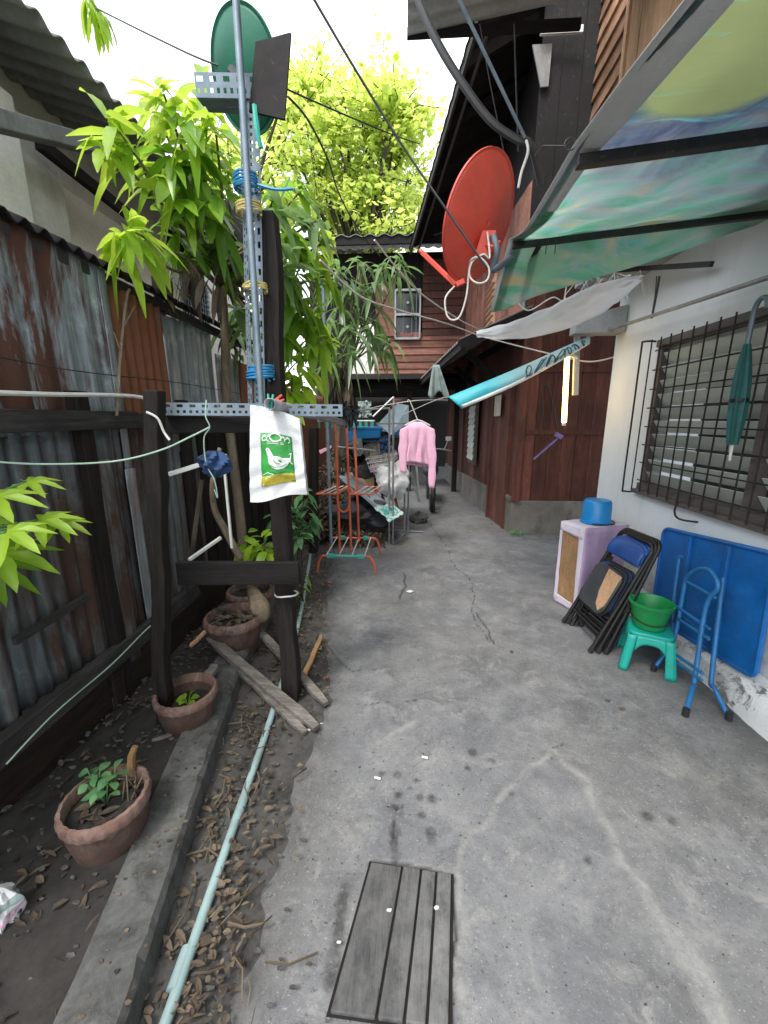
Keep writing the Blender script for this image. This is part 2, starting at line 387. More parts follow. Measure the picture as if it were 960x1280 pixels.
M['carton'] = basic('carton', (.3, .2, .12), .9, 0, .2)
M['umb'] = basic('umbrella_green', (.012, .1, .09), .55, 0, .25, 14, (.02, .05, .06), .4, .4, 90)
M['glassl'] = None
m = NT('frosted_louvre_glass'); c = m.mix(m.noise(2, 5, .6), (.5, .55, .5), (.68, .72, .65)); c = m.mix(m.math('MULTIPLY', m.noise(9, 6, .7), .35), c, (.2, .19, .16))
M['glassl'] = m.set(Base_Color=m.tinted(c, .15), Roughness=.5)
m = NT('dark_window_glass'); M['glassd'] = m.set(Base_Color=(.02, .022, .025), Roughness=.12)
M['frame'] = basic('brown_window_frame', (.1, .085, .075), .65, 0, .3, 9, (.03, .025, .02), .5, .3, 60)
m = NT('lamp_tube_glow'); M['tube'] = m.set(Base_Color=(1, .95, .8), Emission_Color=(1, .62, .16), Emission_Strength=5.0)
M['paper'] = basic('aged_paper', (.6, .56, .46), .9, 0, .1)
M['gold'] = basic('ochre_rag', (.26, .13, .03), .85, 0, .25)
M['stub'] = basic('dull_ochre', (.16, .09, .03), .85, 0, .4)
M['maroon'] = basic('maroon_cloth', (.09, .025, .03), .9, 0, .3)
M['bluerag'] = basic('blue_rag', (.012, .04, .11), .8, 0, .5, 14, (.02, .03, .06), .5, .4, 90)
M['greyrag'] = basic('grey_green_rag', (.25, .31, .3), .9, 0, .25, 8, (.12, .14, .14), .5, .4, 90)
M['beige'] = basic('beige_cloth', (.5, .44, .35), .9, 0, .2)
M['tarpgrey'] = basic('grey_tarpaulin', (.17, .2, .22), .55, 0, .3, 4, (.07, .07, .07), .5, .3)
M['darkfab'] = basic('dark_fabric', (.02, .021, .025), .8, 0, .4)
M['tealboard'] = basic('pale_blue_board', (.42, .55, .62), .6, 0, .15)
M['blade'] = basic('purple_plastic', (.2, .16, .36), .5, 0, .15)
M['moss'] = basic('green_moss', (.035, .06, .015), .95, 0, .5, 30)
# clear-ish plastic sheet
m = NT('milky_plastic_sheet'); c = m.mix(m.noise(5, 6, .7), (.58, .59, .6), (.74, .75, .76)); m.bump(m.noise(9, 5, .7), .6, .02)
m.set(Base_Color=c, Roughness=.38); translucent(m, .72, (.92, .93, .95)); M['milky'] = m.mat
# printed banner awning
m = NT('printed_vinyl_banner'); xyz = m.sep(m.tc.outputs['Object'])
nn = m.noise(2.6, 6, .62, m.coord((1, .55, 1)), 1.6); n2 = m.noise(4.2, 4, .55, m.coord((.55, 1.3, 1), rot=(0, 0, .5)), 1.6)
y = m.math('ADD', xyz[1], m.math('MULTIPLY', m.math('SUBTRACT', nn, .5), .9))
base = m.ramp(m.rng(y, .6, 3.4), [(0, (.36, .42, .37)), (.2, (.3, .37, .36)), (.33, (.08, .12, .23)), (.41, (.17, .21, .34)), (.49, (.5, .53, .6)), (.6, (.55, .62, .64)), (.72, (.45, .72, .56)), (1, (.4, .72, .46))])
sw = m.ramp(n2, [(.3, (.26, .56, .38)), (.44, (.34, .7, .56)), (.53, (.6, .7, .7)), (.63, (.75, .76, .5)), (.74, (.8, .68, .52))])
fac = m.math('MULTIPLY', m.rng(y, 1.5, 2.3, .1, 1.), m.rng(m.noise(3.0, 4, .55, m.coord(loc=(2, 7, 0)), 1.4), .36, .6))
c = m.mix(fac, base, sw)
dx = m.math('SUBTRACT', xyz[0], .93); dy = m.math('MULTIPLY', m.math('SUBTRACT', xyz[1], 1.4), .95)
dd = m.math('SQRT', m.math('ADD', m.math('POWER', dx, 2.), m.math('POWER', dy, 2.)))
c = m.mix(m.rng(dd, .29, .24), c, m.mix(m.noise(6, 4, .6), (.4, .45, .24), (.5, .54, .32)))
streak = m.rng(m.noise(6, 4, .6, m.coord((.35, 3.2, 1), rot=(0, 0, .35)), .8), .6, .72)
c = m.mix(m.math('MULTIPLY', streak, .65), c, (.3, .75, .78))
m.bump(m.noise(7, 6, .65, m.coord((.5, 1.6, 1), rot=(0, 0, .8)), 1.), .8, .03); m.set(Base_Color=c, Roughness=.42)
c2 = m.mix(.14, c, (.95, .97, .92)); translucent(m, .8, c2); M['banner'] = m.mat
m = NT('teal_vinyl'); c = m.mix(m.rng(m.sep(m.tc.outputs['Object'])[0], .35, .75), (.06, .6, .68), (.5, .68, .7)); m.set(Base_Color=c, Roughness=.45); translucent(m, .4, c); M['teal'] = m.mat
M['tealink'] = basic('dark_ink', (.04, .1, .13), .5)
m = NT('teal_white_print'); c = m.mix(m.rng(m.noise(9, 6, .7, None, 1.5), .45, .55), (.5, .6, .58), (.04, .27, .25)); M['tealprint'] = m.set(Base_Color=c, Roughness=.5)
# ================================================================== SETTING
def struct(o): return tag(o, kind='structure')
b = MB(); b.quad((-120, -40, -.06), (120, -40, -.06), (120, 200, -.06), (-120, 200, -.06)); struct(b.build('ground', M['ground']))
# alley pavement: fine grid with crack, smear and wet marks
def alley():
    xs = np.concatenate([np.arange(-.98, 2.0, .011), np.arange(2.0, 4.2, .1)])
    ys = [.2]; s = .009
    while ys[-1] < 14.5:
        ys.append(ys[-1]+s)
        if ys[-1] > 1.6: s = min(.1, s*1.0065)
    ys = np.array(ys); X, Y = np.meshgrid(xs, ys)
    rs = np.random.RandomState(3)
    def poly(pts, jitter, sub=4):
        P = [np.array(p[:2]) for p in pts]
        for _ in range(sub):
            Q = [P[0]]
            for a, c in zip(P, P[1:]):
                L = np.linalg.norm(c-a); Q += [(a+c)/2+rs.uniform(-1, 1, 2)*jitter*L, c]
            P = Q
        return P
    def dist(P):
        d = np.full(X.shape, 9.)
        for a, c in zip(P, P[1:]):
            ab = c-a; t = np.clip(((X-a[0])*ab[0]+(Y-a[1])*ab[1])/max(1e-9, ab@ab), 0, 1)
            d = np.minimum(d, np.hypot(X-a[0]-t*ab[0], Y-a[1]-t*ab[1]))
        return d
    g = lambda *p: [G(*q) for q in p]
    crack = np.zeros(X.shape); smear = np.zeros(X.shape); wet = np.zeros(X.shape)
    def soft(d, w0, w1): return np.clip((w1-d)/(w1-w0), 0, 1)
    for pts, w in [(g((504, 716), (508, 732), (500, 748)), .018), (g((540, 640), (562, 695), (590, 755), (612, 800)), .008), (g((596, 764), (618, 803)), .014),
                   (g((455, 880), (520, 874)), .005), (g((400, 800), (440, 838), (478, 835)), .009),
                   (g((690, 935), (705, 928)), .006), 
                   (g((493, 1085), (492, 1045), (497, 1005)), .006),
                   (g((462, 1078), (565, 1096)), .012), (g((566, 1096), (563, 1280)), .014), (g((560, 655), (625, 655)), .01)]:
        crack = np.maximum(crack, soft(dist(poly(pts, .08, 5)), w*.2, w*.62))
    for pts, w in [(g((582, 1280), (580, 1200), (574, 1130), (572, 1085), (590, 1040), (622, 1000), (655, 965), (690, 935)), .011),
                   (g((690, 935), (735, 975), (765, 1040), (775, 1075), (830, 1150), (900, 1290)), .016), 
                   (g((845, 1160), (915, 1290)), .022), (g((470, 930), (520, 900)), .012)]:
        smear = np.maximum(smear, soft(dist(poly(pts, .1, 5))+.006*rs.rand(*X.shape), w*.3, w*2.0))
    for px, py, r in [(497, 968, .022), (478, 966, .018), (520, 975, .017), (497, 993, .025), (525, 996, .02), (540, 998, .026), (512, 985, .012), (492, 1008, .018), (503, 1008, .012), (527, 1018, .022),
                      (502, 1017, .012), (494, 1040, .028), (538, 1040, .026), (492, 1055, .024), (540, 1050, .018), (465, 985, .012), (585, 960, .02), (615, 950, .018), (640, 992, .016),
                      (735, 1075, .02), (810, 1020, .03), (840, 1025, .022), (590, 940, .03), (448, 1072, .012)]:
        c0 = G(px, py)
        wet = np.maximum(wet, soft(np.hypot(X-c0.x, (Y-c0.y)*(.9+.3*rs.rand())), r*.45, r*1.1))
    wet = np.maximum(wet, soft(dist(poly(g((432, 1112), (425, 1150), (416, 1200), (412, 1225)), .1)), .012, .03))
    wet = np.maximum(wet, soft(dist(poly(g((494, 1080), (492, 1030)), .05)), .006, .016))
    # dirt on the gutter side; also darker near the wall and down the passage
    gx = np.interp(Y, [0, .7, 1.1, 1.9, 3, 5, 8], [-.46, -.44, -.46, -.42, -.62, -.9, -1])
    grime_dark = np.clip((gx+.17-X)/.24, 0, 1)
    grime_dark = np.maximum(grime_dark, .75*np.clip((X-1.52)/.25, 0, 1)*(Y < 4))
    grime_dark = np.maximum(grime_dark, .5*np.clip((Y-5.4)/3, 0, 1))
    Z = np.zeros(X.shape)
    Z += .004*np.sin(X*2.1+.5)*np.sin(Y*1.7)-.004-.008*crack+.003*smear
    ny, nx = X.shape; nv = nx*ny
    me = bpy.data.meshes.new('alley_pavement'); me.vertices.add(nv)
    me.vertices.foreach_set('co', np.stack([X, Y, Z], -1).astype(np.float32).ravel())
    i = (np.arange(ny-1)[:, None]*nx+np.arange(nx-1)[None]).ravel()
    q = np.stack([i, i+1, i+nx+1, i+nx], -1).astype(np.int32); nf = len(q)
    me.loops.add(nf*4); me.loops.foreach_set('vertex_index', q.ravel()); me.polygons.add(nf)
    me.polygons.foreach_set('loop_start', np.arange(nf, dtype=np.int32)*4); me.polygons.foreach_set('loop_total', np.full(nf, 4, np.int32))
    me.polygons.foreach_set('use_smooth', np.ones(nf, bool)); me.materials.append(M['alley'])
    for n, a in (('crack', crack), ('smear', smear), ('wet', wet), ('grime_dark', grime_dark)):
        me.attributes.new(n, 'FLOAT', 'POINT').data.foreach_set('value', a.astype(np.float32).ravel())
    me.update(); me.validate()
    o = bpy.data.objects.new('alley_pavement', me); col.objects.link(o); struct(o)
alley()
# soil bed between kerb and fence, and the gutter strip beside the pavement
def kerbx(y): return float(np.interp(y, [0, .66, 1.27, 2.03, 3, 5, 9], [-.55, -.66, -.80, -.95, -1.05, -1.3, -1.7]))
b = MB()
def soil(u, v):
    y = .1+v*8.5; x0 = -2.2; x1 = kerbx(y)-.13+.02*nz(y*7, 9); x = x0+(x1-x0)*u
    return (x, y, .075+.035*max(0, u-.6)/.4+.03*nz(x*5, y*5)*(1-.8*u)+.014*nz(x*14, y*14)*(1-.6*u))
b.grid(soil, 90, 620); struct(b.build('soil_bed', M['soil'], smooth=True))
b = MB()
def gut(u, v):
    y = .1+v*6.5; x0 = kerbx(y)-.03; x1 = float(np.interp(y, [0, .7, 1.1, 1.9, 3, 5, 8], [-.4, -.42, -.44, -.38, -.62, -.95, -1.2]))+.07*nz(y*4, 3)+.04*nz(y*13, 7)
    x = x0+(x1-x0)*u
    return (x, y, .022*(1-u)**.6+.016*nz(x*9, y*9, 2)*(1-u)-.012*u+.004)
b.grid(gut, 14, 200); struct(b.build('gutter_soil', M['gutter'], smooth=True))
# concrete kerb
b = MB(); rows = []
for k in range(150):
    y = .1+k*.042
    x = kerbx(y); j = .006*nz(y*6, 1)+.006*nz(y*26, 8); w = .17; ch = .012*max(0, nz(y*13, 5))+.006*abs(nz(y*31, 2))
    rows.append([V((x-w, y, .02)), V((x-w+.01, y, .125+j)), V((x-.012-ch, y, .122+j)), V((x+.006*nz(y*9, 4)-ch*.3, y, .105+j-ch)), V((x+.012, y, -.03))])
for a, c in zip(rows, rows[1:]):
    for i in range(4): b.quad(a[i], a[i+1], c[i+1], c[i])
for r in (rows[0], rows[-1]): b.quad(*r)
tag(b.build('concrete_kerb', M['curb'], smooth=True, angle=35), 'long mossy concrete kerb running beside the grey-green pipe', 'kerb')

# ================================================================== WHITE HOUSE (right)
WX = 1.87
h = thing('white_house', 'white plastered house with louvre window and brown boarded upper floor over the alley', 'house', (2.6, 2.2, 0))
b = MB()   # wall with window hole: y 1.15..3.32, z .96..2.08
T = .16
def wl(y0, y1, z0, z1): b.box((WX+T/2, (y0+y1)/2, (z0+z1)/2), (T, y1-y0, z1-z0))
wl(-1, 1.15, -.05, 2.9); wl(1.15, 3.32, -.05, .96); wl(1.15, 3.32, 2.08, 2.9); wl(3.32, 4.0, -.05, 2.9)
b.box((WX+T+.9, 4.0-T/2, 1.42), (1.8, T, 2.95))
b.build('wall', M['white'], h)
b = MB()
def fnd(u, v):
    y = -.6+v*4.5; k = u*3
    base = [(WX-.002, .2), (WX-.05, .17), (WX-.1, .12), (WX-.13, -.02)]
    i = min(2, int(k)); f = k-i; x = base[i][0]*(1-f)+base[i+1][0]*f; z = base[i][1]*(1-f)+base[i+1][1]*f
    n = nz(y*5, u*3, 1)*.018+nz(y*16, u*6, 4)*.008
    return (x+n*(u > .01), y, z+n*.7)
b.grid(fnd, 9, 160); b.build('foundation_ledge', M['peel'], h, smooth=True)
b = MB(); b.box((2.75, .65, 3.0), (3.0, 6.7, .2)); b.build('floor_slab', M['greyslab'], h, bevel=.006)
b = MB(); b.hexa([(1.86, 3.82, 2.24), (1.45, 3.86, 2.24), (1.45, 3.99, 2.24), (1.86, 3.99, 2.24)], [(1.86, 3.82, 2.46), (1.45, 3.86, 2.36), (1.45, 3.99, 2.36), (1.86, 3.99, 2.46)])
b.build('cantilever_beam', M['greyslab'], h, bevel=.006)
b = MB(); b.box((1.66, 2.6, 2.66), (.42, 2.75, .07)); b.build('canopy_slab', M['greyslab'], h, bevel=.005)
# upper floor
b = MB(); k = 0; z = 3.08
while z < 6.2:
    b.tint = random.random()
    b.hexa([(1.90, 4.62, z), (1.90, 5.85, z), (1.955, 5.85, z), (1.955, 4.62, z)], [(1.93, 4.62, z+.19), (1.93, 5.85, z+.19), (1.955, 5.85, z+.19), (1.955, 4.62, z+.19)]); z += .17
b.build('lap_siding', M['wlap'], h)
b = MB(); y = 1.0
while y < 4.55:
    b.tint = random.random(); b.box((1.94+random.uniform(-.004, .004), y+.105, 4.55), (.03, .206, 3.0)); y += .21
b.build('plank_wall', M['wlight'], h)
b = MB(); b.box((1.93, 4.585, 4.6), (.06, .06, 3.1)); b.build('corner_post', M['wlight'], h)
b = MB(); b.box((2.9, 3.4, 4.6), (1.85, 5.0, 3.0)); b.build('upper_wall', M['darkwall'], h)
b = MB()
def eave(u, v):
    y = -.5+u*5.05; x = -.05+v*2.6
    return (x, y, 4.93+.35*v+.012*math.sin(y*2*PI/.076*.5))
b.grid(eave, 260, 4); b.build('eave_sheet', M['greyslab'], h, smooth=True, solid=.006)
b = MB(); b.box((.72, 4.56, 4.95), (1.55, .03, .08)); b.build('eave_board', M['wdarkx'], h)
# window
b = MB()
for y in (1.18, 2.27, 3.29): b.box((WX+.03, y, 1.52), (.06, .075 if y == 2.27 else .05, 1.1))
b.box((WX+.03, 2.235, 2.055), (.1, 2.16, .05)); b.box((WX+.03, 2.235, .985), (.1, 2.16, .05))
wf = b.build('window', M['frame'], h, bevel=.004)
b = MB()
for y0, y1 in ((1.22, 2.225), (2.315, 3.26)):
    n = 11
    for k in range(n):
        z = 1.06+k*.098; b.tint = random.random()
        R = Matrix.Rotation(math.radians(-33+random.uniform(-2, 2)), 3, 'Y')
        b.box((WX+.04, (y0+y1)/2, z), (.006, y1-y0, .1), R)
b.build('louvre_glass', M['glassl'], wf)
b = MB(); b.box((WX+.45, 2.235, 1.52), (.02, 2.3, 1.3)); b.build('interior_dark', M['black'], wf)
b = MB()   # grille: vertical rods, horizontal rods, bent frame rods
GX = WX-.055
for k in range(19): b.tube([(GX, 1.28+k*.113, .95), (GX, 1.28+k*.113, 2.085)], .0052, 6)
for k in range(8): b.tube([(GX+.01, 1.2, 1.04+k*.137), (GX+.01, 3.27, 1.04+k*.137)], .005, 6)
b.tube(smooth_path([(WX+.01, 3.36, 2.08), (GX-.03, 3.37, 2.08), (GX-.04, 3.37, 2.02), (GX-.04, 3.37, 1.5), (GX-.04, 3.37, .98), (GX-.03, 3.36, .93), (WX+.01, 3.35, .93)], 5), .007, 8)
b.tube(smooth_path([(GX-.02, 2.72, 1.5), (GX-.02, 2.72, 1.0), (GX-.025, 2.72, .9), (GX-.01, 2.68, .86), (WX+.01, 2.6, .86)], 5), .0065, 8)
b.build('window_grille', M['rodrust'], wf, smooth=True)
b = MB(); b.box((WX-.02, 2.235, .945), (.06, 2.2, .03)); b.build('sill', M['frame'], wf, bevel=.004)
# pipe rail under the canopy, and the things that hang along the wall
b = MB(); b.tube([AX(735, 421, 1.72), AX(960, 347, 1.78)+(AX(960, 347, 1.78)-AX(735, 421, 1.72))*.7], .013, 10)
tag(b.build('wall_rail', M['steel'], loc=(1.75, 3, 2.25), smooth=True), 'thin grey metal rail tied up below the canopy above the louvre window', 'rail')
b = MB()
for dx in (0, 4, 7): b.tube([AX(821+dx*.6, 345, 1.74), AX(819+dx*.3, 370, 1.745), AX(814+dx*.2, 398, 1.75)], .004, 5)
tag(b.build('hanging_strap', M['cable'], loc=AX(818, 345, 1.745)), 'black cord straps holding up the thin rail under the canopy', 'strap')
# umbrella
p0 = AX(934, 430, 1.755); p1 = AX(915, 556, 1.755)
u = thing('folded_umbrella', 'folded dark green umbrella hooked on the window grille', 'umbrella', p1)
b = MB(); prof = []; n = 14
for i in range(n+1):
    t = i/n; prof.append((.011+.027*math.sin(PI*min(1, .12+t*.86))**.8, t*(p0.z-p1.z)))
R = (p0-p1).normalized().rotation_difference(V((0, 0, 1))).inverted().to_matrix()
b.lathe(prof, p1, 28, .16, R, 7); b.build('canopy', M['umb'], u, smooth=True)
b = MB(); q = p0
b.tube(smooth_path([q, q+V((0, -.003, .1)), q+V((0, -.008, .17)), q+V((.0, -.03, .205)), q+V((.0, -.07, .2)), q+V((0, -.085, .15))], 5), .0125, 10); b.build('handle', M['galv'], u, smooth=True)
b = MB(); b.tube([p1, p1-V((0, .004, .085))], [.009, .006], 8); b.build('tip', M['pvcw'], u, smooth=True)
b = MB(); c0 = p1+(p0-p1)*.45; b.lathe([(.041, -.01), (.0425, 0), (.041, .01)], c0, 20); b.build('strap', M['blacksteel'], u, smooth=True)

# ================================================================== WOODEN HOUSE (right, behind)
CX, CY = 1.40, 5.28
w = thing('wooden_house', 'dark red-brown plank house on a stained concrete base beside the passage', 'house', (2.2, 7, 0))
b = MB()
b.hexa([(CX, CY, -.05), (3.6, CY, -.05), (3.6, 10.5, -.05), (.98, 10.5, -.05)], [(CX, CY, .46), (3.6, CY, .46), (3.6, 10.5, .4), (.98, 10.5, .4)])
b.build('concrete_base', M['cbase'], w, bevel=.01)
def boards(bm, a, c, z0, z1, wd, th=.025, gap=.004):
    a, c = V((a[0], a[1], 0)), V((c[0], c[1], 0)); d = (c-a); L = d.length; d.normalize(); n = V((-d.y, d.x, 0))
    m_ = max(1, round(L/wd)); wd = L/m_
    for k in range(m_):
        bm.tint = random.random(); p = a+d*(k+.5)*wd+n*random.uniform(-.004, .004)
        R = Matrix((d, n, V((0, 0, 1)))).transposed(); bm.box((p.x, p.y, (z0+z1)/2), (wd-gap, th, z1-z0), R)
b = MB(); boards(b, (CX+.05, CY+.03), (3.5, CY+.03), .465, 3.2, .17)
for z in (1.35, 2.1): b.tint = .3; b.box((2.5, CY+.01, z), (2.1, .02, .06))
b.build('front_planks', M['wred'], w)
b = MB(); boards(b, (CX+.03, CY+.05), (1.0, 10.4), .43, 2.5, .2)
b.build('side_planks', M['wredd'], w)
b = MB(); b.box((CX+.03, CY+.01, 1.75), (.09, .09, 2.6)); b.build('corner_post', M['wred'], w, bevel=.005)
b = MB(); b.hexa([(CX+.08, CY+.1, .4), (3.5, CY+.1, .4), (3.5, 10.3, .4), (1.06, 10.3, .4)], [(CX+.08, CY+.1, 6), (3.5, CY+.1, 6), (3.5, 10.3, 6), (1.06, 10.3, 6)]); b.build('inner_wall', M['darkwall'], w)
# upper side wall: planks with open shutters
b = MB(); boards(b, (CX+.02, CY+.08), (1.06, 9.2), 2.62, 4.2, .16); b.build('upper_side_planks', M['wlapx'], w)
b = MB()
for (y0, y1, z0, z1) in ((6.6, 7.5, 2.75, 3.6),):
    x0 = 1.33; b.box((1.28, (y0+y1)/2, (z0+z1)/2), (.03, y1-y0, z1-z0))
    for k in range(9): b.box((1.255, (y0+y1)/2, z0+.05+k*.09), (.03, y1-y0-.08, .05), Matrix.Rotation(.5, 3, 'Y'))
b.build('shutter', M['wlight'], w)
b = MB(); b.tube([(1.36, 5.26, 2.6), (1.35, 5.26, 3.3)], .022, 10); b.build('downpipe', M['galv'], w, smooth=True)
# shade-dark upper gable and roof with eave line
A0 = AY(592, 25, 5.0); A1 = AY(511, 312, 8.2)
b = MB(); boards(b, (1.35, CY-.02), (3.5, CY-.02), 3.22, 6.2, .22); b.build('upper_gable', M['darkwall'], w)
b = MB()
def rf(u, v):
    p = A0.lerp(A1, u); q = V((2.2, p.y+.3, p.z+1.0)); r = p.lerp(q, v); r.z += .012*math.sin(u*110)
    return r
b.grid(rf, 220, 6); rr = b.build('roof', M['wroof'], w, smooth=True, solid=.008)
b = MB(); b.beam(A0+V((.03, 0, -.04)), A1+V((.03, 0, -.04)), .03, .12); b.build('eave_board', M['wdarky'], w)
b = MB(); b.tube([A0+V((.16, 0, -.06)), A1+V((.16, 0, -.06))], .02, 8); b.build('gutter_pipe', M['grey_cable'], w, smooth=True)
b = MB()
for t in (.1, .3, .5, .7, .9):
    p = A0.lerp(A1, t); b.beam(p+V((.02, 0, -.05)), V((1.9, p.y+.25, p.z+.75)), .06, .1)
each(b, 'rafter', M['wroof'], w)
b = MB(); p = AY(678, 55, 5.2); q = AY(682, 108, 5.2); b.hexa([p+V((-.1, 0, 0)), p+V((.1, 0, 0)), p+V((.1, .02, 0)), p+V((-.1, .02, 0))], [q+V((-.05, 0, 0)), q+V((.03, 0, 0)), q+V((.03, .02, 0)), q+V((-.05, .02, 0))]); b.build('torn_sheet', M['asbestos'], w)
b = MB(); p = AY(702, 38, 5.15); b.box(p, (.42, .03, .06)); b.build('pale_batten', M['pvcw'], w)
# lean-to roof over the passage
E0 = V((.60, 5.1, 2.42)); E1 = AY(517, 482, 9.3)
b = MB()
def lt(u, v):
    p = E0.lerp(E1, u); q = V((1.42-.12*u*3, p.y, 2.78)); r = p.lerp(q, v); r.z += .016*math.sin((p.y)*2*PI/.11)
    return r
b.grid(lt, 320, 5); b.build('lean_to_roof', M['asbestos'], w, smooth=True, solid=.006)
b = MB(); b.beam(E0+V((.05, .05, -.05)), E1+V((.05, 0, -.05)), .05, .08); b.build('lean_to_beam', M['wdarky'], w)
b = MB(); b.beam(E0+V((.0, .0, -.05)), (1.42, 5.14, 2.72), .04, .1); b.build('lean_to_verge', M['wdarkx'], w)
b = MB()
for y in (5.9, 7.4): b.beam((1.38, y, 1.9), (.8, y, 2.4), .06, .09)
each(b, 'bracket', M['wdarkx'], w)
# side door, jamb and notices, louvre window in the side wall
p = AX(604, 645, 1.30)
d = MB(); boards(d, (1.375, 5.62), (1.30, 6.25), .0, 2.05, .16, .035); o = d.build('door', M['wredd'], w)
b = MB(); b.box((1.385, 5.6, 1.0), (.08, .07, 2.15)); b.box((1.29, 6.28, 1.0), (.08, .07, 2.15)); b.build('door_frame', M['wred'], w, bevel=.004)
b = MB(); b.box((1.385, 5.5, .47), (.04, .3, .05)); b.build('ledge', M['cbase'], w)
b = MB(); b.box((1.19, 7.55, 1.3), (.05, .75, 1.15)); sw = b.build('window', M['frame'], w)
b = MB()
for k in range(9): b.tint = random.random(); b.box((1.155, 7.55, .85+k*.105), (.006, .66, .11), Matrix.Rotation(math.radians(14), 3, 'Y'))
b.build('louvre_glass', M['glassl'], sw)
def note(px0, py0, px1, py1, X, mat, lab):
    a = AX(px0, py0, X); c = AX(px1, py1, X); bm = MB(); y0, y1 = sorted((a.y, c.y)); z0, z1 = sorted((a.z, c.z))
    bm.box((X, (y0+y1)/2, (z0+z1)/2), (.006, y1-y0, z1-z0)); return tag(bm.build('paper_notice', mat, loc=(X, (y0+y1)/2, z0)), lab, 'notice', 'papers pinned to the wooden house')
note(617, 496, 625, 520, 1.285, M['paper'], 'pale paper strip pinned beside the plank door under the lean-to')
note(587, 508, 593, 525, 1.2, M['prtyellow'], 'small yellow paper pinned further along under the lean-to')
b = MB()
for k in range(40):
    a = random.uniform(0, 6.28); r = random.uniform(0, .1); b.tint = random.random()
    p = V((1.46+r*math.cos(a), 5.2+r*math.sin(a)*.5, random.uniform(0, .03))); d_ = V((math.cos(a*3), math.sin(a*3), .8)).normalized()
    b.quad(p, p+d_*.04+V((.01, 0, 0)), p+d_*.06, p+d_*.03-V((.01, 0, 0)))
tag(b.build('weed_tuft', M['pot_leaf'], loc=(1.46, 5.2, 0)), 'small green weed tuft at the concrete corner of the plank house', 'weed')

# ================================================================== HOUSE ACROSS THE PASSAGE (back)
BY = 8.6
w = thing('back_house', 'brown weatherboard house bridging the end of the alley with a barred window', 'house', (-.3, BY+2, 0))
def bz(py, px=500): return AY(px, py, BY).z
def bx_(px, py=440): return AY(px, py, BY).x
zb = bz(480)
b = MB(); z = zb+.16
while z < bz(420): b.tint = random.random(); b.hexa([(bx_(468), BY-.03, z), (1.3, BY-.03, z), (1.3, BY+.02, z), (bx_(468), BY+.02, z)], [(bx_(468), BY-.005, z+.15), (1.3, BY-.005, z+.15), (1.3, BY+.02, z+.15), (bx_(468), BY+.02, z+.15)]); z += .135
b.build('lap_siding', M['wlapx'], w)
b = MB(); z = bz(420)
while z < bz(330): b.tint = random.random()*.6; b.hexa([(bx_(527), BY-.03, z), (1.3, BY-.03, z), (1.3, BY+.02, z), (bx_(527), BY+.02, z)], [(bx_(527), BY-.005, z+.15), (1.3, BY-.005, z+.15), (1.3, BY+.02, z+.15), (bx_(527), BY+.02, z+.15)]); z += .135
b.build('upper_siding', M['wredd'], w)
b = MB(); b.box(((bx_(400)+1.3)/2, BY-.06, zb-.02), (1.3-bx_(400), .14, .2)); b.build('floor_beam', M['wdarkx'], w, bevel=.006)
b = MB()
def skirt(u, v):
    return V((bx_(418)+u*(1.3-bx_(418)), BY-.14-.22*(1-v), zb+.06+.12*v))
b.grid(skirt, 4, 2); b.build('skirt_roof', M['wdarkx'], w, solid=.02)
b = MB(); b.box(((bx_(438)+bx_(468))/2, BY-.02, (bz(470)+bz(405))/2), (bx_(468)-bx_(438), .05, bz(405)-bz(470))); b.build('pale_panel', M['cream'], w)
b = MB(); b.box(((bx_(470)+bx_(494))/2, BY-.04, (bz(421)+bz(355))/2), (bx_(494)-bx_(470), .04, bz(355)-bz(421))); b.build('shutter', M['wlapx'], w, bevel=.006)
b = MB(); x0, x1, z0, z1 = bx_(494), bx_(524), bz(424), bz(364)
for xx in (x0, x1): b.box((xx, BY-.05, (z0+z1)/2), (.03, .08, z1-z0))
for zz in (z0, (z0+z1)/2, z1): b.box(((x0+x1)/2, BY-.05, zz), (x1-x0, .07, .04))
wf = b.build('window', M['steel'], w)
b = MB(); b.box(((x0+x1)/2, BY+.01, (z0+z1)/2), (x1-x0, .02, z1-z0)); b.build('pane', M['glassd'], wf)
b = MB()
for zc in (z0*.75+z1*.25, z0*.25+z1*.75):
    for s in (-2, -1, 1, 2): b.tube([V(((x0+x1)/2+s*.085, BY-.045, zc-.2)), V(((x0+x1)/2+s*.085, BY-.045, zc+.2))], .006, 5)
    b.box(((x0+x1)/2, BY-.05, zc), (.045, .02, .045), Matrix.Rotation(PI/4, 3, 'Y'))
b.build('window_grille', M['steel'], wf)
b = MB()
b.grid(lambda u, v: (bx_(385)+u*(1.6-bx_(385)), BY-.6+v*3, bz(312, 450)-.15*u*0+.9*v+.02*math.sin(u*90)), 180, 3); b.build('roof', M['asbestos'], w, smooth=True, solid=.01)
b = MB(); b.box(((bx_(395)+1.5)/2, BY-.55, bz(312, 450)-.06), (1.5-bx_(395), .05, .14)); b.build('eave_board', M['wdarkx'], w)
b = MB(); b.box((-.2, BY+.12, (bz(312)+zb)/2), (3.6, .1, bz(312)-zb-.05)); b.build('wall', M['wroof'], w)
b = MB()
for x in (bx_(440), bx_(513), 1.0): b.box((x, BY-.02, zb/2-.05), (.1, .1, zb-.1))
each(b, 'post', M['wdark'], w)
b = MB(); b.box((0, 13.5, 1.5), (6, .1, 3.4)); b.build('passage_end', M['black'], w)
b = MB(); b.box((-.2, BY+2.4, zb+.02), (3.6, 4.7, .06)); b.build('floor_deck', M['wroof'], w)

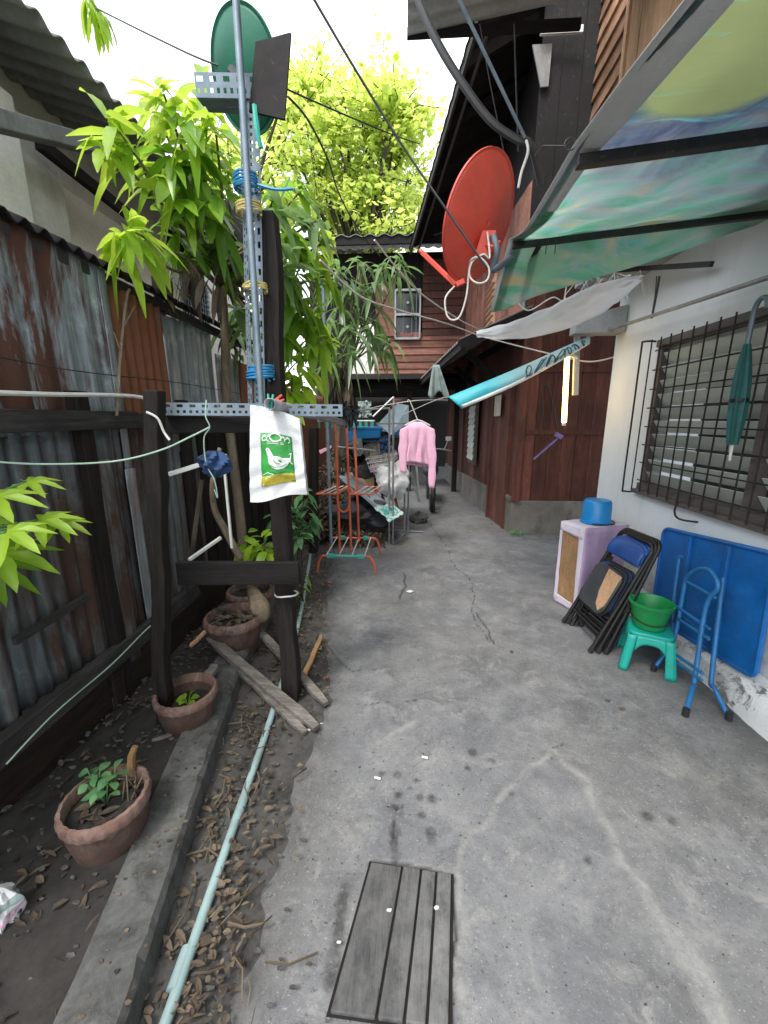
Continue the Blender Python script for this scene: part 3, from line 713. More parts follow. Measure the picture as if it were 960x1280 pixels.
# ================================================================== LEFT HOUSE
w = thing('corrugated_roof_house', 'cream walled neighbour house with grey corrugated eaves behind the rusty fence', 'house', (-3.2, 2.5, 0))
b = MB(); b.box((-2.72, 1.0, 1.6), (.9, 3.25, 3.4)); b.build('column', M['cream'], w, bevel=.01)
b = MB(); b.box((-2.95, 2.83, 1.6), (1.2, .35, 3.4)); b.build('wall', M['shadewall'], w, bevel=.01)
b = MB(); b.box((-3.1, 5.6, 1.55), (1.0, 5.2, 3.3)); b.build('rear_wall', M['cream'], w)
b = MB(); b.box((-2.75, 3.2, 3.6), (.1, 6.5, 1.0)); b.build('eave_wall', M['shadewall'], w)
b = MB(); b.box((-2.4, 4.85, 3.5), (1.2, .06, .6)); b.build('gable_board', M['wdarkx'], w)
b = MB(); q0 = AY(-40, 141, 2.1); q1 = AY(150, 191, 3.1); b.beam(q0, q1, .1, .085); b.build('eave_beam', M['cdark'], w, bevel=.008)
b = MB(); b.beam(AX(48, 178, -2.22), AX(160, 268, -2.22), .05, .07); b.build('rafter', M['wroof'], w)
b = MB()
r0 = AX(28, 0, -1.9); r1 = AX(232, 290, -1.9)
def lr(u, v):
    y = .6+u*4.2; x = -1.9-v*1.6
    return (x, y, 3.5+.5*v+.022*math.sin(y*2*PI/.15))
b.grid(lr, 260, 6); b.build('roof', M['asbestos'], w, smooth=True, solid=.008)
y0, y1, z0, z1 = 4.75, 5.45, 2.62, 3.14; X = -2.58
b = MB()
for y in (y0, (y0+y1)/2, y1): b.box((X, y, (z0+z1)/2), (.05, .05, z1-z0))
for z in (z0, z1): b.box((X, (y0+y1)/2, z), (.05, y1-y0, .05))
wf = b.build('window', M['pvcw'], w)
b = MB(); b.box((X+.0, (y0+y1)/2, (z0+z1)/2), (.02, y1-y0, z1-z0)); b.build('pane', M['glassd'], wf)
b = MB()
for k in range(13):
    t = k/12; b.tube([(X+.02, y0+t*(y1-y0), z0), (X+.02, y0+t*(y1-y0), z1)], .006, 5)
for k in range(10):
    t = k/9; b.tube([(X+.025, y0, z0+t*(z1-z0)), (X+.025, y1, z0+t*(z1-z0))], .006, 5)
b.build('window_grille', M['galv'], wf)
# ================================================================== RUSTY FENCE (left)
FX = -1.5
w = thing('corrugated_fence', 'patchwork fence of rusty corrugated sheets on dark timber rails beside the pots', 'fence', (FX, 2.5, 0))
def sheet(y0, y1, z0, z1, mat, x=FX, per=.076, amp=.009, lab=None, tilt=0, name='sheet', dz=0):
    bm = MB(); bm.tint = random.uniform(.3, .7); nu = max(8, int((y1-y0)/per*8)); sd = random.random()*50
    def fn(u, v):
        y = y0+(y1-y0)*u; z = z0+(z1+dz*u-z0)*v
        return (x+amp*math.sin(y*2*PI/per)+.006*nz(y*3, z*2, sd)+tilt*v, y+.004*nz(z*4, sd), z+(.006*nz(y*7, sd) if v in (0, 1) else 0))
    bm.grid(fn, nu, 12); o = bm.build(name, mat, w, smooth=True, solid=.003)
    if lab: o['label'] = lab
ys = [AX(p, 400, FX).y for p in (125, 200, 262, 290, 312)]
sheet(.35, ys[0]+.02, 1.44, 2.25, M['rust1'], x=FX+.008, per=.125, amp=.0065, lab='half rusted sheet with pale zinc streaks', dz=-.03)
sheet(ys[0], ys[0]+.05, 1.1, 2.21, M['rust3'], x=FX+.02, per=.2, amp=.004, lab='narrow bright zinc strip')
sheet(ys[0]+.03, ys[1], 1.42, 2.16, M['rust2'], x=FX, lab='evenly red rusted sheet')
sheet(ys[1], ys[1]+.12, 1.3, 2.12, M['rust3'], x=FX+.02, per=.2, lab='bright blue grey zinc strip')
sheet(ys[1]+.1, ys[2], 1.35, 2.13, M['rust3'], x=FX+.003, lab='grey zinc sheet with one rust patch')
sheet(ys[2], ys[3], 1.2, 2.0, M['rust3'], x=FX+.02, per=.2, amp=.004)
sheet(ys[3]-.1, ys[4]+.6, 1.0, 2.0, M['rust2'], x=FX+.0)
sheet(4.4, 7.4, .3, 1.9, M['rust2'], x=FX-.02)
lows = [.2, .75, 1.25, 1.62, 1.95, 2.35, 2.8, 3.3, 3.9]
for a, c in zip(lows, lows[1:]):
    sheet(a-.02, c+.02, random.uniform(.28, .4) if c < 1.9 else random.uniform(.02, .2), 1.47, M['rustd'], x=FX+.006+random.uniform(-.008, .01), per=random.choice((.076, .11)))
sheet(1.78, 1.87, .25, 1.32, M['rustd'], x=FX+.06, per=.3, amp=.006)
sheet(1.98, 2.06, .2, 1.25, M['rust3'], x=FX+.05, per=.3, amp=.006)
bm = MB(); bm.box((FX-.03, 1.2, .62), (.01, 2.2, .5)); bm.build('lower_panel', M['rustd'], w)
bm = MB(); y_ = .1
while y_ < 4.6:
    L_ = random.uniform(.5, 1.1); bm.tint = random.random(); bm.box((FX+.035+random.uniform(-.01, .015), y_+L_/2, .15), (.02, L_-.006, .4+random.uniform(-.05, .06)), Matrix.Rotation(random.uniform(-.03, .03), 3, 'X')); y_ += L_
bm.build('kick_board', M['wkick'], w, bevel=.003)
# scalloped dark strip lying along the top
bm = MB()
def cap(u, v):
    y = .2+u*3.9; return (FX-.07+.12*v, y, 2.235-.03*u+.05*(1-v)+.016*math.sin(y*2*PI/.085))
bm.grid(cap, 380, 2); bm.build('top_strip', M['wroof'], w, smooth=True, solid=.006)
bm = MB(); bm.beam((FX-.02, .2, 2.2), (FX-.02, 4.1, 2.165), .05, .045); bm.build('top_rail', M['wdarky'], w)
bm = MB(); bm.beam((FX+.06, .25, 1.492), (FX+.06, 2.1, 1.50), .035, .085); bm.build('rail', M['wdarky'], w, bevel=.004)
bm = MB(); bm.beam((FX+.055, 2.08, 1.495), (FX+.05, 5.2, 1.49), .035, .08); bm.build('rail', M['wdarky'], w, bevel=.004)
bm = MB(); bm.beam((FX+.06, .3, .33), (FX+.05, 2.5, .36), .05, .1); bm.build('rail', M['wdarky'], w, bevel=.004)
bm = MB(); bm.beam(AX(18, 802, -1.44), AX(110, 745, -1.44), .02, .03); bm.build('batten', M['wdarky'], w)
bm = MB()
boards(bm, (FX+.02, 2.75), (FX+.1, 4.6), .05, 1.5, .13, .02, .02); bm.build('plank', M['wdark'], w)
for y in (1.76, 2.6, 3.4, 4.6):
    bm = MB(); bm.box((FX+.03, y, .8), (.06, .07, 1.65)); bm.build('post', M['wdark'], w, bevel=.004)

# ================================================================== POST FRAME with the antenna pole
fA = G(203, 912, .05); fB = G(364, 874)
w = thing('pole_frame', 'dark timber post frame with perforated steel bars and a tall grey antenna pipe', 'pole frame', (fB.x, fB.y, 0))
bm = MB()
def crooked(bm, p0, p1, wd, dp, seed):
    n = 26; rows = []
    for k in range(n+1):
        t = k/n; c = V(p0).lerp(V(p1), t)+V((.014*nz(t*5, seed)+.004*nz(t*23, seed+1), .008*nz(t*5, seed+3), 0)); k1 = 1+.12*nz(t*7, seed+8)+.09*nz(t*31, seed+5)
        rows.append([c+V((sx*wd*k1/2, sy*dp*k1/2, 0)) for sx, sy in ((-1, -1), (1, -1), (1, 1), (-1, 1))])
    base = len(bm.v)
    for r in rows: bm.v += r
    for k in range(n):
        for i in range(4): j = (i+1) % 4; bm.face((base+k*4+i, base+k*4+j, base+k*4+4+j, base+k*4+4+i))
    bm.face((base+3, base+2, base+1, base)); bm.face([base+n*4+i for i in range(4)])
crooked(bm, fA-V((0, 0, .1)), AY(193, 488, fA.y+.02), .062, .06, 1); bm.build('post', M['wdark'], w, bevel=.006)
bm = MB(); crooked(bm, fB-V((0, 0, .05)), AY(333, 268, 1.92), .085, .08, 5); bm.build('post', M['wdark'], w, bevel=.006)
bm = MB(); bm.beam(AY(222, 716, 1.74), AY(374, 716, 1.80), .03, .115); bm.build('cross_plank', M['wdarkx'], w, bevel=.004)
bm = MB(); bm.beam(AY(205, 531, 1.72), AY(348, 531, 1.86), .03, .072); bm.build('cross_plank', M['wdarkx'], w, bevel=.004)
def slotted(p0, p1, wd, nrm, name, flange=True, rows=(1, 0)):
    """perforated angle: front face of cells with real openings, plus a return flange"""
    p0, p1 = V(p0), V(p1); d = p1-p0; L = d.length; d.normalize(); n = V(nrm); n = (n-d*n.dot(d)).normalized(); s = d.cross(n)
    bm = MB(); pitch = .05; m_ = max(2, int(L/pitch)); pitch = L/m_
    def P(a, c): return p0+d*a+s*c
    edges = [-wd/2, -wd*.36, -wd*.14, wd*.1, wd*.32, wd/2]
    for k in range(m_):
        cuts = [0, .16, .44, .56, .66, .84, 1]
        for r in range(5):
            if r == 1: hs = [(.14, .62)]
            elif r == 3: hs = [(.1, .32), (.6, .82)]
            else: hs = []
            xs = [0]+[v for h_ in hs for v in h_]+[1]
            for a, c in zip(xs[::2], xs[1::2]):
                bm.quad(P((k+a)*pitch, edges[r]), P((k+c)*pitch, edges[r]), P((k+c)*pitch, edges[r+1]), P((k+a)*pitch, edges[r+1]))
    if flange: bm.quad(P(0, wd/2), P(L, wd/2), P(L, wd/2)-n*wd*.8, P(0, wd/2)-n*wd*.8)
    return bm.build(name, M['galv'], w, solid=.002)
slotted(AY(316, 116, 1.865), AY(325, 505, 1.855), .05, (0, -1, 0), 'slotted_upright')
slotted(AY(302, 116, 1.85), AY(313, 505, 1.84), .03, (-.6, -1, 0), 'slotted_upright', False)
slotted(AY(203, 511, 1.68), AY(428, 513, 1.845), .052, (0, -1, 0), 'slotted_bar')
slotted(AY(244, 106, 1.84), AY(344, 108, 1.86), .075, (0, -1, -.15), 'slotted_bar')
slotted(AY(256, 124, 1.95), AY(330, 128, 1.97), .045, (0, -1, 0), 'slotted_bar')
bm = MB(); bm.tube([AY(284, -150, 1.80), AY(295, 0, 1.80), AY(327, 512, 1.80)], .0135, 12); bm.build('antenna_pipe', M['galv'], w, smooth=True)
bm = MB(); bm.quad(AY(320, 54, 1.84), AY(364, 42, 1.84), AY(356, 150, 1.84), AY(312, 140, 1.84)); bm.build('mounting_plate', M['plate'], w, solid=.012)
def wrap(px, py, Y, r, mat, turns=3, pitch=.011, sq=.8):
    c = AY(px, py, Y); bm = MB(); pts = []
    for k in range(turns*14+1):
        a = 2*PI*k/14; rr = r*(1+.1*nz(k*.7, px)); pts.append(c+V((rr*math.cos(a), rr*sq*math.sin(a), pitch*(k/14-turns/2)+.006*nz(k*.4, py))))
    bm.tube(pts, .005, 5); return bm.build('tie', mat, w, smooth=True)
wrap(307, 228, 1.835, .045, M['bluetie'], 5); wrap(327, 466, 1.845, .055, M['bluetie'], 5); wrap(323, 470, 1.84, .05, M['bluetie'], 3, .014)
wrap(311, 262, 1.845, .05, M['yellowtie'], 4, .01); wrap(319, 360, 1.85, .05, M['yellowtie'], 3, .009); wrap(358, 742, 1.87, .058, M['cablew'], 1, .004)
bm = MB(); bm.tube(smooth_path([AY(318, 132, 1.83), AY(321, 160, 1.82), AY(326, 185, 1.83)]), [.01]*17, 6); bm.build('tie', M['tealpl'], w, smooth=True)
# tail of the blue tie blowing sideways
bm = MB(); bm.tube(smooth_path([AY(322, 231, 1.83), AY(345, 237, 1.82), AY(366, 236, 1.84)]), .006, 5); bm.build('tie', M['bluetie'], w, smooth=True)

# ------------------------------------------------------------------ dishes
def dish_frame(c, ratio, ang, sgn):
    v = (V(c)-V((0, 0, CZ))).normalized(); r = v.cross(V((0, 0, 1))).normalized(); up = r.cross(v)
    m_ = r*math.cos(ang)+up*math.sin(ang)
    n = v*ratio*sgn[0]+m_*math.sqrt(1-ratio*ratio)*sgn[1]
    u_ = n.orthogonal().normalized(); return Matrix((u_, n.cross(u_), n)).transposed(), n
def dish(name, label, c, R, depth, ratio, ang, sgn, mat, rimmat):
    Rm, n = dish_frame(c, ratio, ang, sgn); t = thing(name, label, 'satellite dish', c)
    bm = MB(); bm.lathe([(R*k/14, depth*((k/14)**2)-depth) if k else (.0001, -depth) for k in range(15)], c, 56, R=Rm, caps=False)
    bm.build('reflector', mat, t, smooth=True, solid=.004)
    bm = MB(); bm.lathe([(R-.004, .006), (R+.008, .004), (R+.008, -.008), (R-.004, -.004)], c, 56, R=Rm, caps=False); bm.build('rim', rimmat, t, smooth=True)
    return t, Rm, n
gc = AY(306, 92, 2.06)
t, Rm, n = dish('green_dish', 'dark green round satellite dish fixed high on the antenna post', gc, .192, .045, .68, 0, (1, 1), M['greend'], M['greend'])
bm = MB(); bm.tube([gc-n*.07, AY(318, 120, 1.9)], .02, 8); bm.build('bracket', M['blacksteel'], t)
rc = AY(599, 276, 2.85)
t, Rm, n = dish('red_dish', 'large glossy red satellite dish with trailing white coax under the dark eaves', rc, .335, .065, .57, math.radians(-14), (1, -1), M['red'], M['red'])
bk = rc-n*.07+V((0, 0, -.12))
bm = MB(); bm.box(bk-n*.03, (.09, .04, .08), Rm); bm.hexa([bk+V((-.08, -.03, -.07)), bk+V((.07, -.03, -.07)), bk+V((.07, .03, -.07)), bk+V((-.08, .03, -.07))], [bk+V((-.04, -.05, .06)), bk+V((.04, -.05, .06)), bk+V((.04, .02, .06)), bk+V((-.04, .02, .06))])
each(bm, 'bracket', M['red'], t, bevel=.004)
bm = MB(); pm = smooth_path([bk+V((.02, -.06, .03)), bk+V((.05, -.05, -.06)), bk+V((.045, .0, -.14)), V((.6, 2.66, 2.44))]); bm.tube(pm, .02, 10); bm.build('mast', M['galv'], t, smooth=True)
bm = MB(); a0 = AY(570, 356, 2.78); a1 = AY(528, 316, 3.0); bm.beam(a0, a1, .026, .026); bm.beam(a0, a0+V((.05, 0, .02)), .03, .03); bm.build('feed_arm', M['red'], t, bevel=.003)
bm = MB(); bm.tube([a1, a1+(a1-a0).normalized()*.03], [.014, .014], 10); bm.build('feed_cap', M['red'], t, smooth=True)
bm = MB()
bm.tube(smooth_path([AY(568, 358, 2.77), AY(557, 372, 2.75), AY(558, 392, 2.75), AY(565, 400, 2.75), AY(575, 395, 2.75), AY(583, 370, 2.75), AY(586, 340, 2.76), AY(589, 325, 2.7), AY(600, 322, 2.68), AY(611, 335, 2.68), AY(609, 350, 2.68), AY(597, 354, 2.68), AY(587, 345, 2.7), AY(590, 328, 2.7), AY(604, 318, 2.7), AY(612, 322, 2.72), AY(609, 290, 2.75)], 6), .0055, 6)
bm.build('coax_cable', M['cablew'], t, smooth=True)

# ------------------------------------------------------------------ cables and rods overhead
def cable(name, label, cat, pts, r, mat, grp=None, n=8):
    P = smooth_path(pts, n); bm = MB(); bm.tube(P, r, 7); return tag(bm.build(name, mat, loc=P[0], smooth=True), label, cat, grp)
cable('cable', 'taut black cable slanting down from the sky across the red dish', 'cable', [AY(375, -30, 2.2), AY(393, 0, 2.25), AY(440, 80, 2.35), AY(505, 185, 2.5), AY(560, 265, 2.55), AY(607, 333, 2.6)], .006, M['grey_cable'])
cable('cable', 'thin black wire crossing the sky toward the green dish and over the trees', 'cable', [AY(120, 10, 2.6), AY(190, 45, 2.3), AY(262, 78, 2.1), AY(330, 97, 2.1), AY(362, 113, 2.2), AY(430, 143, 2.6), AY(490, 168, 3.2), AY(525, 180, 4.5)], .004, M['cable'])
cable('cable', 'grey wire sagging from the antenna post down into the mango leaves', 'cable', [AY(360, 121, 2.0), AY(385, 150, 2.2), AY(410, 200, 2.5), AY(425, 245, 3), AY(450, 290, 3.6), AY(475, 320, 4.2)], .005, M['grey_cable'])
cable('cable', 'slack pale wire running from the tree leaves toward the lean-to roof', 'cable', [AY(400, 325, 2.6), AY(450, 370, 3.0), AY(500, 388, 3.5), AY(560, 405, 4.0), AY(600, 420, 4.6)], .006, M['cablew'])
cable('cable', 'upper pale wire dropping past the barred window to the lean-to edge', 'cable', [AY(468, 300, 2.9), AY(500, 340, 3.2), AY(530, 370, 3.6), AY(575, 400, 4.2), AY(600, 412, 4.8)], .006, M['cablew'])
cable('cable', 'pale wire looping along the plank wall below the milky plastic sheet', 'cable', [AY(600, 420, 4.6), AY(650, 433, 4.6), AY(700, 445, 4.4), AY(740, 452, 4.2), AY(790, 440, 3.9)], .007, M['cablew'])
cable('cable', 'curled white wire hanging behind the milky plastic sheet', 'cable', [AY(640, 370, 4.0), AY(660, 388, 4.0), AY(690, 372, 3.9), AY(704, 376, 3.9), AY(710, 355, 3.9), AY(730, 345, 3.8)], .006, M['cablew'])
cable('conduit', 'thick dark conduit sweeping down beneath the eaves to the banner corner', 'conduit', [AY(512, -30, 3.3), AY(525, 5, 3.3), AY(545, 50, 3.3), AY(575, 100, 3.3), AY(612, 150, 3.3), AY(645, 174, 3.3), AY(660, 178, 3.3), AY(668, 195, 3.35), AY(676, 230, 3.45)], .026, M['grey_cable'])
bm = MB(); q0, q1 = AY(560, -30, 3.0), AY(656, 172, 3.25); bm.tube([q0, q1], .011, 8)
tag(bm.build('thin_pole', M['galv'], loc=q1, smooth=True), 'straight thin pale pole leaning in front of the dark eaves', 'pole')
cable('cable', 'thin vertical brown wire hanging from the dark eaves', 'cable', [AY(643, 30, 4.0), AY(645, 100, 4.0), AY(648, 190, 4.0)], .007, M['rodrust'])
cable('cable', 'slanting hair-thin wire against the dark gable above the red dish', 'cable', [AY(600, 30, 4.0), AY(612, 100, 4.0), AY(630, 190, 4.0)], .005, M['rodrust'])
cable('cable', 'white coax tail tied at the banner corner above the red dish', 'cable', [AY(658, 176, 3.2), AY(660, 190, 3.15), AY(652, 215, 3.1), AY(648, 235, 3.1)], .009, M['cablew'])
cable('cable', 'thin dark wire stapled along the rusty fence above the timber rail', 'cable', [AX(-30, 440, -1.45), AX(60, 458, -1.45), AX(130, 468, -1.45), AX(220, 478, -1.45), AX(300, 492, -1.45)], .0025, M['cable'])
cable('pvc_pipe', 'white plastic pipe running along the rusty fence above the timber rail', 'pipe', [AX(-60, 489, -1.40), AX(60, 493, -1.40), AX(140, 494, -1.40), AX(178, 497, -1.38), AX(203, 508, -1.3)], .0095, M['pvcw'])
cable('cord', 'pale green cord sagging from the perforated bar across the dark fence', 'cord', [AY(-60, 572, 1.2), AY(40, 580, 1.3), AY(140, 577, 1.45), AY(200, 563, 1.55), AY(240, 545, 1.62), AY(262, 534, 1.66)], .0035, M['cableg'])
cable('cord', 'pale wire sagging along the lower fence rail behind the pots', 'cord', [AX(8, 955, -1.3), AX(70, 890, -1.3), AX(140, 830, -1.32), AX(185, 785, -1.32), AX(205, 772, -1.28)], .003, M['cableg'])
cable('cord', 'short curly green cord dangling from the perforated bar beside the blue rag', 'cord', [AY(258, 500, 1.68), AY(257, 520, 1.66), AY(262, 534, 1.66), AY(255, 548, 1.65), AY(258, 580, 1.65), AY(268, 600, 1.65), AY(272, 622, 1.66), AY(268, 612, 1.66)], .0028, M['cableg'])
cable('cable', 'pale cable end curling below the timber rail at the fence post', 'cable', [AY(183, 515, 1.55), AY(197, 523, 1.56), AY(205, 540, 1.57), AY(212, 550, 1.57)], .005, M['cablew'])
# clothes rail from the frame to the back and its dark bracket
q0, q1 = AY(337, 505, 1.62), AY(436, 530, 3.6)
w = thing('clothes_rail', 'grey steel clothes rail with an open tube end beside the white sack', 'rail', (q0.x, q0.y, 0))
bm = MB(); bm.tube([q0, q1], .022, 14, False); bm.build('tube', M['steel'], w, smooth=True, solid=.003)
bm = MB(); p = q0.lerp(q1, .16); bm.tube([p-V((0, .02, 0)), p+V((.0, .03, 0))], .026, 12); bm.tube([p, p+V((0, .02, -.08))], .014, 8); each(bm, 'bracket', M['blacksteel'], w, smooth=True)
bm = MB(); p = G(392, 690, 0.05); bm.tube([p, AY(392, 535, p.y)], .055, 8); w2 = bm.build('timber_post', M['wdark'], loc=p); tag(w2, 'short black timber post standing in the leaves before the orange rack', 'post')
bm = MB(); q0, q1 = AY(403, 325, 4.2), AY(405, 505, 4.2); q1 = V((q0.x, 4.2, 0)); bm.tube([q0, q1], .017, 10); tag(bm.build('slim_pole', M['galv'], loc=q1, smooth=True), 'slim pale metal pole rising among the leaves beyond the sack', 'pole')

# ------------------------------------------------------------------ woven rice sack
SY = 1.70
TL, TR, BL, BR = AY(313, 506, SY), AY(374, 524, SY+.02), AY(312, 628, SY-.03), AY(384, 617, SY)
nS = V((0, -1, .05)).normalized()
def bag(u, v, off=0):
    p = TL.lerp(TR, u).lerp(BL.lerp(BR, u), v)
    p = p+V((0, 0, 1))*(.012*math.sin(u*PI)*(1-v)-.006*math.sin(u*7)*v)
    return p+nS*(.02*math.sin(u*PI)*math.sin(min(1, v*1.1)*PI*.9+.15)+.005*math.sin(u*11+v*4)*(.4+v)+.006*nz(u*5, v*8, 3)+.0035*math.sin(v*31+u*5+4*nz(u*3, v*3))*(.3+v*.7)+off)
w = thing('rice_sack', 'white woven rice sack with a green and gold bird print hung by a peg', 'sack', (TL+TR)/2)
bm = MB(); bm.grid(lambda u, v: bag(u, v), 24, 36); bm.grid(lambda u, v: bag(1-u, v)-nS*(.03+.02*math.sin(u*PI)), 12, 18)
bm.grid(lambda u, v: bag(0, v, -(.03)*u), 1, 24); bm.grid(lambda u, v: bag(1, v, -(.03)*(1-u)), 1, 24); bm.grid(lambda u, v: bag(u, 1, -(.03)*(1-v)), 24, 1)
bm.build('sack_body', M['sack'], w, smooth=True)
def patch(mat, name, u0, u1, v0, v1, off, parent=None):
    bm = MB(); bm.grid(lambda u, v: bag(u0+(u1-u0)*u, v0+(v1-v0)*v, off), 14, 14); return bm.build(name, mat, parent or w, smooth=True, solid=.0006)
pr = patch(M['prtgreen'], 'print', .22, .82, .27, .84, .0015)
patch(M['prtyellow'], 'gold_band', .22, .82, .73, .84, .0025, pr)
def pmap(pts, off): return [bag(.22+.6*x, .27+.57*y, off) for x, y in pts]
def shape(mat, name, pts, off):
    bm = MB(); c = pmap([(sum(p[0] for p in pts)/len(pts), sum(p[1] for p in pts)/len(pts))], off)[0]; P = pmap(pts, off)
    for a, d_ in zip(P, P[1:]+P[:1]): bm.quad(c, a, d_)
    return bm.build(name, mat, pr, solid=.0006)
bird = [(.17, .30), (.22, .27), (.29, .29), (.33, .35), (.36, .45), (.48, .44), (.62, .46), (.78, .52), (.92, .47), (.88, .56), (.80, .64), (.68, .70), (.5, .71), (.36, .66), (.27, .56), (.24, .44), (.2, .36)]
shape(M['prtwhite'], 'bird_print', bird, .005)
shape(M['prtgreen'], 'eye_print', [(.24+.018*math.cos(a), .315+.012*math.sin(a)) for a in np.linspace(0, 5.6, 8)], .0065)
bm = MB()
for pts in ([(.30, .60), (.45, .66), (.62, .66), (.8, .60)], [(.42, .5), (.5, .58), (.62, .6)], [(.28, .72), (.5, .77), (.75, .74), (.97, .64)]):
    bm.tube(pmap(pts, .0062), .0016, 4)
bm.build('bird_outline', M['prtgreen'], pr)
bm = MB()
for k, x in enumerate((.13, .27, .74, .88)):
    ring = [(x+.06*math.cos(a), .105+.045*math.sin(a)) for a in np.linspace(.4+k, 5.9+k*.6, 9)]; bm.tube(pmap(ring, .004), .0024, 4)
    bm.tube(pmap([(x-.05, .05), (x, .03), (x+.05, .06)], .004), .002, 4)
ov = [(.5+.19*math.cos(a), .075+.075*math.sin(a)) for a in np.linspace(0, 2*PI, 17)]; bm.tube(pmap(ov, .004), .003, 4)
for y in (.17, .2): bm.tube(pmap([(.25, y), (.5, y-.008), (.75, y)], .004), .0016, 4)
for pts in ([(.05, .98), (.2, .82), (.3, .84)], [(.05, .78), (.2, .74), (.4, .8)], [(.88, .4), (.95, .36), (.9, .55), (.97, .6)]): bm.tube(pmap(pts, .004), .002, 4)
each(bm, 'letter', M['prtwhite'], pr)
def peg(p, mat, label, ang):
    bm = MB(); R = Matrix.Rotation(ang, 3, 'Y')
    for s in (-1, 1): bm.box(V(p)+R @ V((s*.007, 0, 0)), (.008, .012, .065), R @ Matrix.Rotation(s*.1, 3, 'Y'))
    bm.lathe([(.006, -.008), (.006, .008)], V(p)+R @ V((0, 0, .008)), 8, R=Matrix.Rotation(PI/2, 3, 'X'))
    tag(bm.build('clothes_peg', mat, loc=p, bevel=.002), label, 'peg', 'plastic clothes pegs')
peg(AY(338, 503, 1.66), M['tealpl'], 'turquoise clothes peg gripping the top of the white rice sack', .1)
peg(AY(346, 501, 1.75), M['red'], 'red clothes peg tucked behind the turquoise peg at the sack', 1.1)
# blue rag knotted on a white stick
q0, q1 = AY(211, 593, 1.68), AY(284, 570, 1.74)
bm = MB(); bm.beam(q0, q1, .02, .02); tag(bm.build('white_stick', M['pvcw'], loc=q0, bevel=.003), 'short white stick with a blue rag tied on its end', 'stick')
bm = MB(); c = AY(269, 580, 1.69)
def rag(u, v):
    a = u*2*PI; z = v; r = (.02+.036*math.sin(PI*min(1, z*1.05))**.7)*(1+.3*math.sin(5*a+9*z)+.45*nz(math.cos(a)*3, math.sin(a)*3, z*7)); 
    return c+V((r*math.cos(a), r*.75*math.sin(a), (.5-z)*.115))
bm.grid(rag, 30, 12); tag(bm.build('blue_rag', M['bluerag'], loc=c, smooth=True), 'crumpled dark blue rag knotted on a white stick before the fence', 'rag')
q0, q1 = AY(198, 698+10, 1.9), AY(276, 672, 2.2)
bm = MB(); bm.beam(AY(236, 700, 2.0), AY(276, 672, 2.2), .018, .018); tag(bm.build('white_stick', M['pvcw'], loc=AY(236, 700, 2.0), bevel=.003), 'white stick slanting just above the black cross plank', 'stick')
bm = MB(); bm.beam(AY(280, 578, 2.1), AY(290, 685, 2.1), .012, .012); tag(bm.build('thin_lath', M['pvcw'], loc=AY(290, 685, 2.1)), 'thin upright pale lath behind the blue rag', 'lath')
bm = MB(); P = smooth_path([AY(300, 697, 2.35), AY(280, 660, 2.3), AY(268, 635, 2.25), AY(266, 600, 2.2), AY(275, 560, 2.25)]); bm.tube(P, [.024-.012*i/len(P) for i in range(len(P))], 8); tag(bm.build('bare_branch', M['bark'], loc=P[0], smooth=True), 'bare tan branch bending up behind the blue rag', 'branch')
# ================================================================== FOLIAGE HELPERS
def leaf(bm, p, d, L, Wd, droop=.35, fold=.25, seg=4, nrm=None):
    d = V(d).normalized(); s = d.cross(V((0, 0, 1)))
    if s.length < .05: s = V((1, 0, 0))
    s.normalize(); s = (Matrix.Rotation(random.uniform(-.6, .6), 3, d) @ s); n = s.cross(d).normalized(); b = len(bm.v)
    for k in range(seg+1):
        t = k/seg; c = V(p)+d*L*t-V((0, 0, 1))*droop*L*t*t
        w_ = Wd*.5*max(.02, math.sin(PI*min(1, t*.93+.05))**.85)
        bm.v += [c+s*w_+n*w_*fold, c, c-s*w_+n*w_*fold]
    t0_ = bm.tint
    for k in range(seg):
        a = b+k*3; bm.tint = min(1, max(0, t0_+random.uniform(-.08, .1))); bm.face((a, a+1, a+4, a+3)); bm.tint = max(0, bm.tint-.16); bm.face((a+1, a+2, a+5, a+4))
    bm.tint = t0_
def rosette(bm, p, axis, k, L, Wd, droop=.5, up=.25):
    axis = V(axis).normalized(); e1 = axis.orthogonal().normalized(); e2 = axis.cross(e1)
    for i in range(k):
        a = 2*PI*i/k*2.4+random.uniform(-.4, .4); el = random.uniform(-.35, .75)
        d = (e1*math.cos(a)+e2*math.sin(a))*math.cos(el)+axis*math.sin(el)+V((0, 0, up*random.uniform(-.5, .6)))
        bm.tint = random.random()
        leaf(bm, V(p)+axis*random.uniform(-.12, .06)+jit(.025), d, L*random.uniform(.45, 1.2), Wd*random.uniform(.6, 1.2), droop*random.uniform(.3, 2.2))
